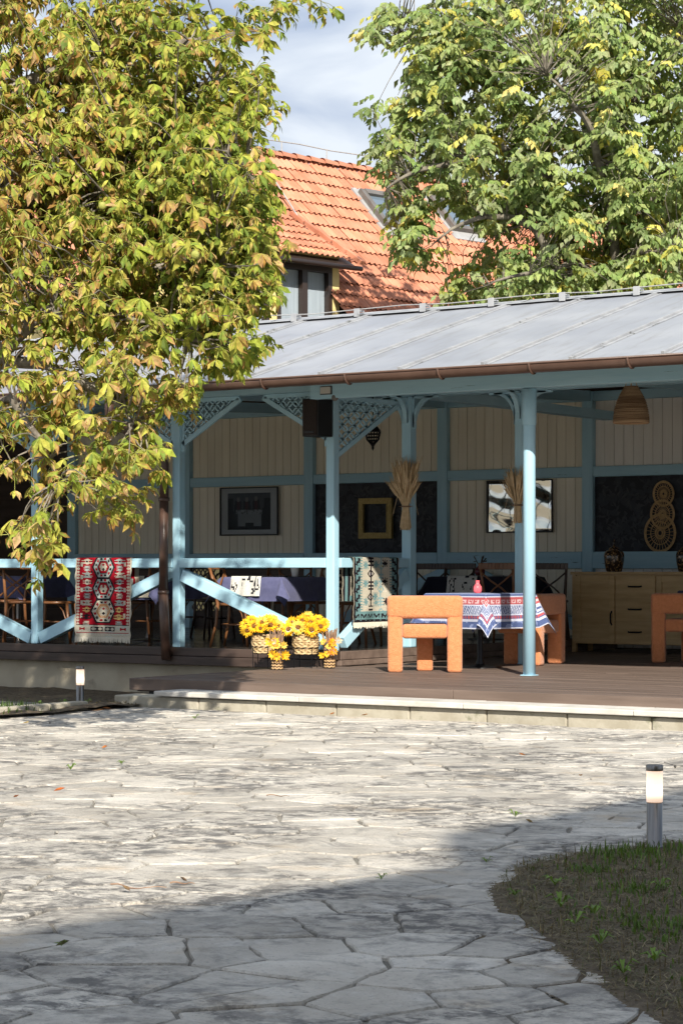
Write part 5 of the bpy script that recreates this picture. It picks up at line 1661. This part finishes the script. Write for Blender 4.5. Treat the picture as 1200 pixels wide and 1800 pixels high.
dbox(-1.62, -1.45, WT-1.349, WT-.001, -.15, 0.).build('dormer_wall', mt['yellow'], hs)
dbox(-4.6, -2.9, WT-1.349, WT-.001, -.15, 0.).build('dormer_wall', mt['yellow'], hs)
dbox(-.02, .0, wz-2.2, wz+.1, -1.6, -.151).build('dormer_cheek', mt['yellow'], hs)
for t0, t1 in ((-1.449,-.171),(-2.899,-1.621)):
    wd = dbox(t0, t1, WT-.10, WT-.001, -.13, .012).build('window', mt['frame_brown'], hs)
    for q in ((t0,t0+.09),(t1-.09,t1),((t0+t1)/2-.06,(t0+t1)/2+.06)):
        dbox(q[0], q[1], WT-1.348, WT-.101, -.12, .01).build('window_frame', mt['frame_brown'], wd)
    for q in ((t0+.091,(t0+t1)/2-.061),((t0+t1)/2+.061,t1-.091)):
        dbox(q[0], q[1], WT-1.34, WT-.101, -.07, -.065).build('pane', mt['glass'], wd)
        dbox(q[0], q[1], WT-1.34, WT-.101, -.11, -.10).build('curtain', mt['curtain'], wd)
# window box plants
def sprigs(name, c, spread, n, h, label, cat):
    t = thing(name, label, cat, c); mb = MB()
    for _ in range(n):
        p = Vector(c)+EH*random.gauss(0,spread)+NH*random.gauss(0,.06)+Vector((0,0,random.random()*h)); L = random.uniform(.05,.10)
        a = random.uniform(0,6.283); d = Vector((math.cos(a), math.sin(a), random.uniform(-.3,.6)))*L; s_ = d.cross(Vector((0,0,1))).normalized()*L*.35; k = random.uniform(.7,1.3)
        mb.add([p, p+d*.5+s_, p+d, p+d*.5-s_], [(0,1,2,3)], 0, (.16*k,.24*k,.05*k))
    mb.build('foliage', mt['herb'], t)['kind'] = 'stuff'
    for k in range(4): MB().tube([Vector(c)+EH*(k-1.5)*spread*.6-Vector((0,0,.6)), Vector(c)+EH*(k-1.5)*spread*.6+Vector((0,0,h*.5))], .012, 4).build('stem', mt['bark'], t)
c = at_d(548, 560, 40.2); sprigs('shrub', c, .22, 130, .28, 'green shrub tip in front of the dormer window', 'shrub')
c = at_d(592, 556, 40.2); sprigs('shrub', c, .13, 60, .20, 'small green shrub tip right of the dormer window', 'shrub')

# ------------------------------------------------------------------ trees
def tube_path(a, b, sag, k=6, wob=.06, rnd=random):
    a, b = Vector(a), Vector(b); L = (b-a).length; pts_ = []
    o = Vector((rnd.uniform(-1,1), rnd.uniform(-1,1), rnd.uniform(-1,1)))*wob*L
    for i in range(k+1):
        t = i/k; p = a.lerp(b, t); w = math.sin(math.pi*t)
        pts_.append(p + o*w + Vector((0,0,sag*L*w)) + Vector((rnd.uniform(-1,1), rnd.uniform(-1,1), rnd.uniform(-1,1)))*wob*.25*L*w)
    return pts_

class Leaves:
    def __init__(s): s.v, s.f, s.c = [], [], []
    def leaflet(s, base, d, nrm, L, W, cb, ct, droop=.25, obov=.62, fold=.18):
        """a folded leaf blade: 7 verts, 4 quads"""
        d = d.normalized(); sd = d.cross(nrm)
        if sd.length < 1e-4: sd = d.orthogonal()
        sd.normalize(); up = sd.cross(d)
        b = len(s.v)
        q1 = base + d*(L*.30) - up*(droop*L*.04); q2 = base + d*(L*obov) - up*(droop*L*.22); q3 = base + d*L*.97 - up*(droop*L*.75)
        f_ = up*(fold*W)
        s.v += [base, q1+sd*W*.55+f_*.6, q1, q1-sd*W*.55+f_*.6, q2+sd*W+f_, q2, q2-sd*W+f_, q3]
        s.f += [(b,b+2,b+1),(b,b+3,b+2),(b+1,b+2,b+5,b+4),(b+2,b+3,b+6,b+5),(b+4,b+5,b+7),(b+5,b+6,b+7)]
        md = tuple((x+y)/2 for x, y in zip(cb, ct))
        s.c += [(cb,cb,md),(cb,md,cb),(md,cb,cb,ct),(cb,md,ct,cb),(ct,cb,ct),(cb,ct,ct)]
    def build(s, name, mat, parent, origin=None):
        v = np.array([tuple(p) for p in s.v]); lo, hi = v.min(0), v.max(0)
        c = np.array(origin) if origin is not None else np.array([(lo[0]+hi[0])/2,(lo[1]+hi[1])/2,lo[2]])
        me = bpy.data.meshes.new(name); me.from_pydata((v-c).tolist(), [], s.f); me.materials.append(mat)
        ca = me.color_attributes.new('Col', 'FLOAT_COLOR', 'CORNER'); arr = []
        for cs in s.c:
            for col in cs: arr += [col[0], col[1], col[2], 1.0]
        ca.data.foreach_set('color', arr); me.update()
        o = bpy.data.objects.new(name, me); COL.objects.link(o); put(o, c, parent); return o

def pxd(px, py, d): return at_d(px, py, d)
# --- horse chestnut, its crown reaching in from the left
random.seed(77)
ct_base = site(-4.1, 16.6)
ch = thing('chestnut_tree', 'horse chestnut with browning leaves reaching in from the left', 'tree', ct_base)
fork = ct_base + Vector((0,0,2.7))
tr_ = MB().tube([ct_base+Vector((0,0,-.05)), ct_base+Vector((.02,0,.3)), ct_base+Vector((.05,.03,1.4)), fork, fork+Vector((-.05,.05,1.6)), fork+Vector((.0,.0,4.4))], [.34,.27,.235,.22,.17,.09], 14).build('trunk', mt['bark'], ch, smooth=True)
LB = []
def limb(pts_, r0, r1, parent=tr_):
    P = []
    for a, b in zip(pts_[:-1], pts_[1:]): P += tube_path(a, b, .03, 4, .05)[:-1]
    P.append(Vector(pts_[-1])); n = len(P)
    MB().tube(P, [r0+(r1-r0)*i/(n-1) for i in range(n)], 7).build('limb', mt['bark'], ch, smooth=True); LB.extend(P[2:])
limb([fork, pxd(-60,700,16.3), pxd(60,560,16.0), pxd(230,480,15.8), pxd(380,470,15.6)], .09, .014)
limb([fork, pxd(-40,640,16.5), pxd(80,640,16.0), pxd(180,690,15.6), pxd(235,745,15.5)], .07, .012)
limb([fork+Vector((0,0,.8)), pxd(-60,420,16.5), pxd(110,310,16.3), pxd(280,270,16.1), pxd(430,300,15.9)], .10, .014)
limb([fork+Vector((0,0,1.6)), pxd(-40,200,16.7), pxd(130,120,16.6), pxd(300,80,16.5), pxd(470,50,16.3)], .10, .012)
limb([fork+Vector((0,0,.3)), pxd(-80,760,16.1), pxd(20,700,15.7), pxd(70,770,15.5), pxd(105,850,15.4)], .05, .009)
limb([fork+Vector((0,0,2.2)), pxd(-80,60,16.9), pxd(150,-60,16.9), pxd(360,-40,16.7), pxd(560,-20,16.5)], .09, .012)
limb([fork+Vector((0,0,1.2)), pxd(-20,330,16.7), pxd(190,200,16.7), pxd(350,150,16.5), pxd(450,150,16.3)], .08, .012)
limb([pxd(60,560,16.0), pxd(200,560,15.8), pxd(330,600,15.6)], .035, .010)
limb([pxd(110,310,16.3), pxd(230,390,16.0), pxd(380,410,15.8)], .04, .010)
blobs = [  # px, py, rx, ry, depth, weight
 (110,110,200,150,16.7,1.3),(272,130,150,140,16.6,1.1),(60,300,190,150,16.4,1.2),(252,300,170,140,16.2,1.3),(372,330,100,100,16.1,0.8),
 (110,470,180,120,16.1,1.2),(300,470,160,110,15.9,1.2),(416,470,58,90,15.8,0.7),(300,590,140,70,15.7,0.301),(400,570,65,60,15.6,0.167),(110,610,150,80,15.8,0.335),
 (50,715,85,65,15.7,0.134),(180,700,95,48,15.6,0.139),(282,690,58,34,15.5,0.12),(40,810,45,50,15.5,0.068),(135,830,60,55,15.5,0.105),(215,830,65,48,15.4,0.099),(255,770,50,30,15.4,0.062),
 (75,900,48,45,15.4,0.062),(85,958,38,28,15.4,0.031),(205,895,42,32,15.4,0.0496),(35,935,22,26,15.4,0.0186),
 (392,60,75,40,16.4,0.0792),(472,35,40,28,16.3,0.036),(402,150,70,36,16.3,0.132),(460,172,28,24,16.3,0.036),(372,215,80,50,16.2,0.216),(532,4,50,14,16.4,0.0288),
 (-230,200,190,330,17.4,2.6),(-220,560,180,110,16.8,1),(-120,300,160,300,17.1,0.9),(-120,620,140,160,16.5,0.167),(150,-120,330,110,17,0.66)]
tw = sum(b[5] for b in blobs)
CL = []
for px, py, rx, ry, d, w in blobs:
    n = max(2, int(round(w/tw*1935)))
    for _ in range(n):
        a = random.uniform(0,6.283); r = math.sqrt(random.random())
        CL.append(pxd(px+rx*r*math.cos(a), py+ry*r*math.sin(a), d+random.gauss(0,.42)*min(1, rx/110+.15)))
LBn = np.array([tuple(p) for p in LB])
tws = MB()
for c in CL:
    i = int(np.argmin(((LBn-np.array(tuple(c)))**2).sum(1))); a = LB[i]
    if (a-c).length > .05:
        P = tube_path(a, c, .06, 4, .10); tws.tube(P, [.010,.008,.006,.005,.004], 4)
tws.build('twigs', mt['bark'], ch)['kind'] = 'stuff'
GR = [(.235,.30,.038),(.30,.355,.045),(.15,.215,.034),(.36,.385,.060),(.43,.42,.075),(.19,.26,.036)]
BR = [(.34,.15,.045),(.46,.24,.11),(.24,.10,.035),(.56,.34,.19),(.46,.33,.08)]
def palmate(lv, base, axis, nrm, size, dry):
    """a fan of leaflets on the end of a stalk"""
    n = random.choice((5,6,7,7)); sd = axis.cross(nrm).normalized()
    for k in range(n):
        t = (k-(n-1)/2)/((n-1)/2); ang = t*R(random.uniform(78,100))
        d = axis*math.cos(ang)+sd*math.sin(ang); L = size*(1-.38*abs(t)**1.3)*random.uniform(.85,1.1)
        g = random.choice(GR); kk = random.uniform(.75,1.2); g = tuple(x*kk for x in g)
        b = random.choice(BR)
        m = random.random()
        if m < dry: e = b; g2 = tuple(x*.5+y*.5 for x, y in zip(g, b)) if random.random() < dry*.9 else g
        else: e = tuple(x*.9 for x in g); g2 = g
        lv.leaflet(base, d - nrm*random.uniform(-.1,.55) - Vector((0,0,random.uniform(.0,.35))), (nrm+Vector((random.gauss(0,.4), random.gauss(0,.4), random.gauss(0,.4)))), L, L*.185*random.uniform(.8,1.15), g2, e, random.uniform(.1,.8), .64, random.uniform(.1,.5))
toSun = -LIGHT
protos = []
for k in range(14):                        # leaf meshes shared by the nearest single leaves
    lv = Leaves(); palmate(lv, Vector((0,0,0)), Vector((0,1,0)), Vector((0,0,1)), .165, (.15,.35,.6)[k % 3]); protos.append(lv)
field = Leaves(); singles = []; stalks = MB()
for c in CL:
    n = random.randint(4,7); low = c.z < 2.9
    for _ in range(n):
        off = Vector((random.gauss(0,.07), random.gauss(0,.07), random.gauss(0,.06)))
        p = c + off
        out = (Vector((off.x, off.y, 0)).normalized() if off.length > .01 else Vector((1,0,0)))
        ax = (out + Vector((0,0,random.uniform(-1.1,.15))) + Vector((CY,SY,0))*.25).normalized()
        nr = (Vector((0,0,1))*random.uniform(.4,1.1) + toSun*random.uniform(.2,1.0) + out*.4 + Vector((random.gauss(0,.35), random.gauss(0,.35), random.gauss(0,.25)))).normalized()
        nr = (nr - ax*nr.dot(ax)).normalized()
        sz = random.uniform(.07,.14); x = CY*p.x+SY*p.y; d = -SY*p.x+CY*p.y
        px, py = 600+FPX*x/d, 1000-FPX*(p.z-EYE)/d
        dry = .20 + .42*max(0, min(1, (330-px)/330))*(.6 if py > 520 else 1.) + (.16 if py > 650 else 0)
        singles.append((d, px, py, p, ax, nr, sz, dry))
        stalks.tube([c, c.lerp(p,.6)+Vector((0,0,.01)), p], .0022, 3)
stalks.build('leaf_stalks', mt['conker'], ch)['kind'] = 'stuff'
onv_ = [s for s in singles if 0 < s[1] < 620 and 0 < s[2] < 1000]
onv_.sort(key=lambda s: s[0]); near_l = onv_[:300]; nl = set(id(s) for s in near_l)
pm = []
for lv in protos:
    me_o = lv.build('leaf', mt['leaf'], None, (0,0,0)); pm.append(me_o.data); bpy.data.objects.remove(me_o)
for s in near_l:
    d, px, py, p, ax, nr, sz, dry = s
    X_ = Matrix((ax.cross(nr), ax, nr)).transposed()
    o = bpy.data.objects.new('leaf', random.choice(pm)); COL.objects.link(o); put(o, p, ch)
    o.rotation_euler = X_.to_euler(); o.scale = (sz/.165,)*3
for s in singles:
    if id(s) in nl: continue
    d, px, py, p, ax, nr, sz, dry = s
    palmate(field, p, ax, nr, sz, dry)
field.build('crown', mt['leaf'], ch)['kind'] = 'stuff'
fp = None
for k in range(90):
    c = random.choice([q for q in CL]) + Vector((random.gauss(0,.06), random.gauss(0,.06), -.07)) - site(0,1)*.12*random.random()
    if fp is None:
        fp = MB().ball(c, .030, 10).build('conker_husk', mt['conker'], ch, smooth=True)
    else: link_copy(fp, c-Vector((0,0,.028)), ch, None, (random.uniform(.75,1.1),)*3)

# --- walnut, standing behind the pavilion
random.seed(99)
wd_ = 33.5
wb = Vector(at_d(1075, 1000, wd_)); wb.z = 0
wt_ = thing('walnut_tree', 'green walnut tree standing behind the pavilion roof on the right', 'tree', wb)
fk = wb+Vector((0,0,4.3))
wtr = MB().tube([wb-Vector((0,0,.1)), wb+Vector((.03,0,1)), wb+Vector((.0,.05,2.8)), fk, fk+Vector((.1,0,2.2)), fk+Vector((.2,.1,5.2))], [.36,.29,.26,.24,.15,.05], 14).build('trunk', mt['bark_dark'], wt_, smooth=True)
LB = []
def wlimb(pts_, r0, r1):
    P = []
    for a, b in zip(pts_[:-1], pts_[1:]): P += tube_path(a, b, .02, 5, .09)[:-1]
    P.append(Vector(pts_[-1])); n = len(P)
    MB().tube(P, [r0+(r1-r0)*i/(n-1) for i in range(n)], 7).build('limb', mt['bark_dark'], wt_, smooth=True); LB.extend(P[3:])
W = lambda px, py, dd=0.: at_d(px, py, wd_+dd)
wlimb([fk, W(980,330,-.5), W(880,260,-1), W(780,290,-1.3), W(680,330,-1.2)], .13, .018)
wlimb([fk+Vector((0,0,.6)), W(960,230,.4), W(870,160,0), W(790,110,-.3), W(700,70,-.2)], .12, .016)
wlimb([fk, W(940,400,-1), W(850,380,-1.6), W(770,420,-1.6)], .09, .014)
wlimb([fk+Vector((0,0,1.2)), W(1040,150,.6), W(960,50,.5), W(900,-40,.2)], .11, .02)
wlimb([fk+Vector((0,0,.3)), W(1150,320,-.6), W(1230,280,-.8), W(1330,300,-.6)], .12, .02)
wlimb([fk, W(1120,440,-1.2), W(1180,430,-1.6), W(1280,440,-1.2)], .09, .016)
wlimb([fk+Vector((0,0,1.6)), W(1130,140,-.4), W(1200,50,-.6), W(1280,-20,0)], .11, .02)
wlimb([fk, W(1000,460,-1), W(930,480,-1.8), W(860,500,-1.7)], .07, .012)
wlimb([fk+Vector((0,0,.4)), W(1050,280,-1.4), W(1010,190,-1.8), W(960,130,-1.9)], .09, .014)
blobs = [(690,40,46,28,.12),(740,70,50,50,.2),(700,18,40,18,.06),(800,40,70,50,.45),(690,205,44,48,.2),(735,250,52,70,.32),(684,285,34,36,.12),(724,362,34,42,.15),(735,420,36,36,.13),(708,402,20,28,.05),
 (820,140,95,90,.9),(850,280,100,100,1.0),(862,352,48,40,.24),(900,60,120,80,1.0),(1000,140,120,110,1.2),(950,400,95,80,.62),(1000,290,120,100,1.0),(1100,60,120,90,1.1),(1130,210,110,110,1.1),(1080,400,120,90,.9),(1160,350,90,100,.8),
 (880,470,70,40,.24),(970,490,90,40,.36),(1080,490,110,36,.6),(1180,470,60,50,.4),(800,500,36,20,.1),(860,515,44,14,.07),(1290,200,120,260,1.4),(950,-80,260,70,1.0),(1250,-60,160,80,.6)]
tw = sum(b[4] for b in blobs); CL = []
for px, py, rx, ry, w in blobs:
    for _ in range(max(3, int(round(w/tw*1500)))):
        a = random.uniform(0,6.283); r = math.sqrt(random.random())
        CL.append(at_d(px+rx*r*math.cos(a), py+ry*r*math.sin(a), wd_-.5+random.gauss(0,.9)*min(1, rx/90)))
LBn = np.array([tuple(p) for p in LB]); tws = MB()
for c in CL:
    i = int(np.argmin(((LBn-np.array(tuple(c)))**2).sum(1))); a = LB[i]
    P = tube_path(a, c, .05, 4, .16); tws.tube(P, [.010,.008,.006,.005,.004], 4)
tws.build('twigs', mt['bark_dark'], wt_)['kind'] = 'stuff'
GW = [(.215,.29,.09),(.26,.335,.105),(.17,.24,.08),(.315,.38,.135),(.295,.35,.165)]
wl2 = Leaves()
for c in CL:
    yellow = random.random() < .02
    for _ in range(random.randint(4,6)):
        a = random.uniform(0,6.283); ax = Vector((math.cos(a), math.sin(a), random.uniform(-.75,.05))).normalized()
        p = c + Vector((random.gauss(0,.05), random.gauss(0,.05), random.gauss(0,.05)))
        n = random.choice((2,3,3)); L = random.uniform(.20,.32)
        g0 = random.choice(GW); kk = random.uniform(.75,1.25)
        g0 = tuple(x*kk for x in g0)
        if yellow: g0 = random.choice(((.42,.34,.04),(.36,.33,.05)))
        elif random.random() < .10: g0 = (g0[0]*1.9, g0[1]*1.45, g0[2])
        up = Vector((0,0,1)); sd = ax.cross(up).normalized()
        for k in range(n+1):
            q = p + ax*(L*(k+.7)/(n+1)) - up*(.18*L*((k+1)/(n+1))**2)
            for s_ in ((-1,1) if k < n else (0,)):
                d = (ax*(.7 if s_ else 1) + sd*s_ - up*random.uniform(.35,1.1))
                nr = (toSun*random.uniform(.5,1.2) + up*.4 + Vector((random.gauss(0,.35), random.gauss(0,.35), random.gauss(0,.3))))
                LL = random.uniform(.105,.165)
                e = tuple(x*random.uniform(.85,1.1) for x in g0)
                wl2.leaflet(q, d, nr, LL, LL*.26, g0, e, random.uniform(.1,.5), .48, random.uniform(.1,.35))
wl2.build('crown', mt['wleaf'], wt_)['kind'] = 'stuff'

# ------------------------------------------------------------------ the house behind the viewer that shades the foreground
HB = 10.0
run = HB/math.tan(SUN_EL)
lx = Vector((LIGHT.x, LIGHT.y, 0)).normalized()*run
def roof_pt(px, py, ext=None):
    return on_z(px, py, 0) - lx
A0, A1 = roof_pt(-60, 1648), roof_pt(905, 1503)
dirA = (A1-A0).normalized(); A0 = A0 - dirA*6
B0_, B1_ = roof_pt(770, 1468), roof_pt(1200, 1388)
dirB = (B1_-B0_).normalized(); B1_ = B1_ + dirB*7
back = -Vector((-SY, CY, 0))*9
nh = thing('rear_house', 'plain rendered town house behind the viewer', 'house', A0.lerp(A1,.5)-Vector((0,0,A0.z)))
def block(corners, z, inset, name):
    mb = MB(); c = [Vector((p.x,p.y,0)) for p in corners]
    mb.add([p+Vector((0,0,z-.25)) for p in c]+[p+Vector((0,0,z)) for p in c], [(3,2,1,0),(4,5,6,7),(0,1,5,4),(1,2,6,5),(2,3,7,6),(3,0,4,7)])
    mb.build('roof', mt['tile'], nh)
    m_ = sum(c, Vector())/4; w_ = [m_+(p-m_)*inset for p in c]
    MB().add([p for p in w_]+[p+Vector((0,0,z-.251)) for p in w_], [(0,1,5,4),(1,2,6,5),(2,3,7,6),(3,0,4,7)]).build('wall', mt['plaster'], nh)
    for k in range(5):
        for zz in (1.0, 4.0, 7.0):
            a, b = w_[0].lerp(w_[1], (k+.3)/5), w_[0].lerp(w_[1], (k+.7)/5)
            n2 = (b-a).cross(Vector((0,0,1))).normalized()*.03
            wn_ = MB().add([a+n2+Vector((0,0,zz)), b+n2+Vector((0,0,zz)), b+n2+Vector((0,0,zz+1.5)), a+n2+Vector((0,0,zz+1.5))], [(0,1,2,3)]).build('window', mt['sky_glass'], nh)
block([A0, A1, A1+back, A0+back], HB, .95, 'a')
block([B0_, B1_, B1_+back, B0_+back], HB+.004, .95, 'b')
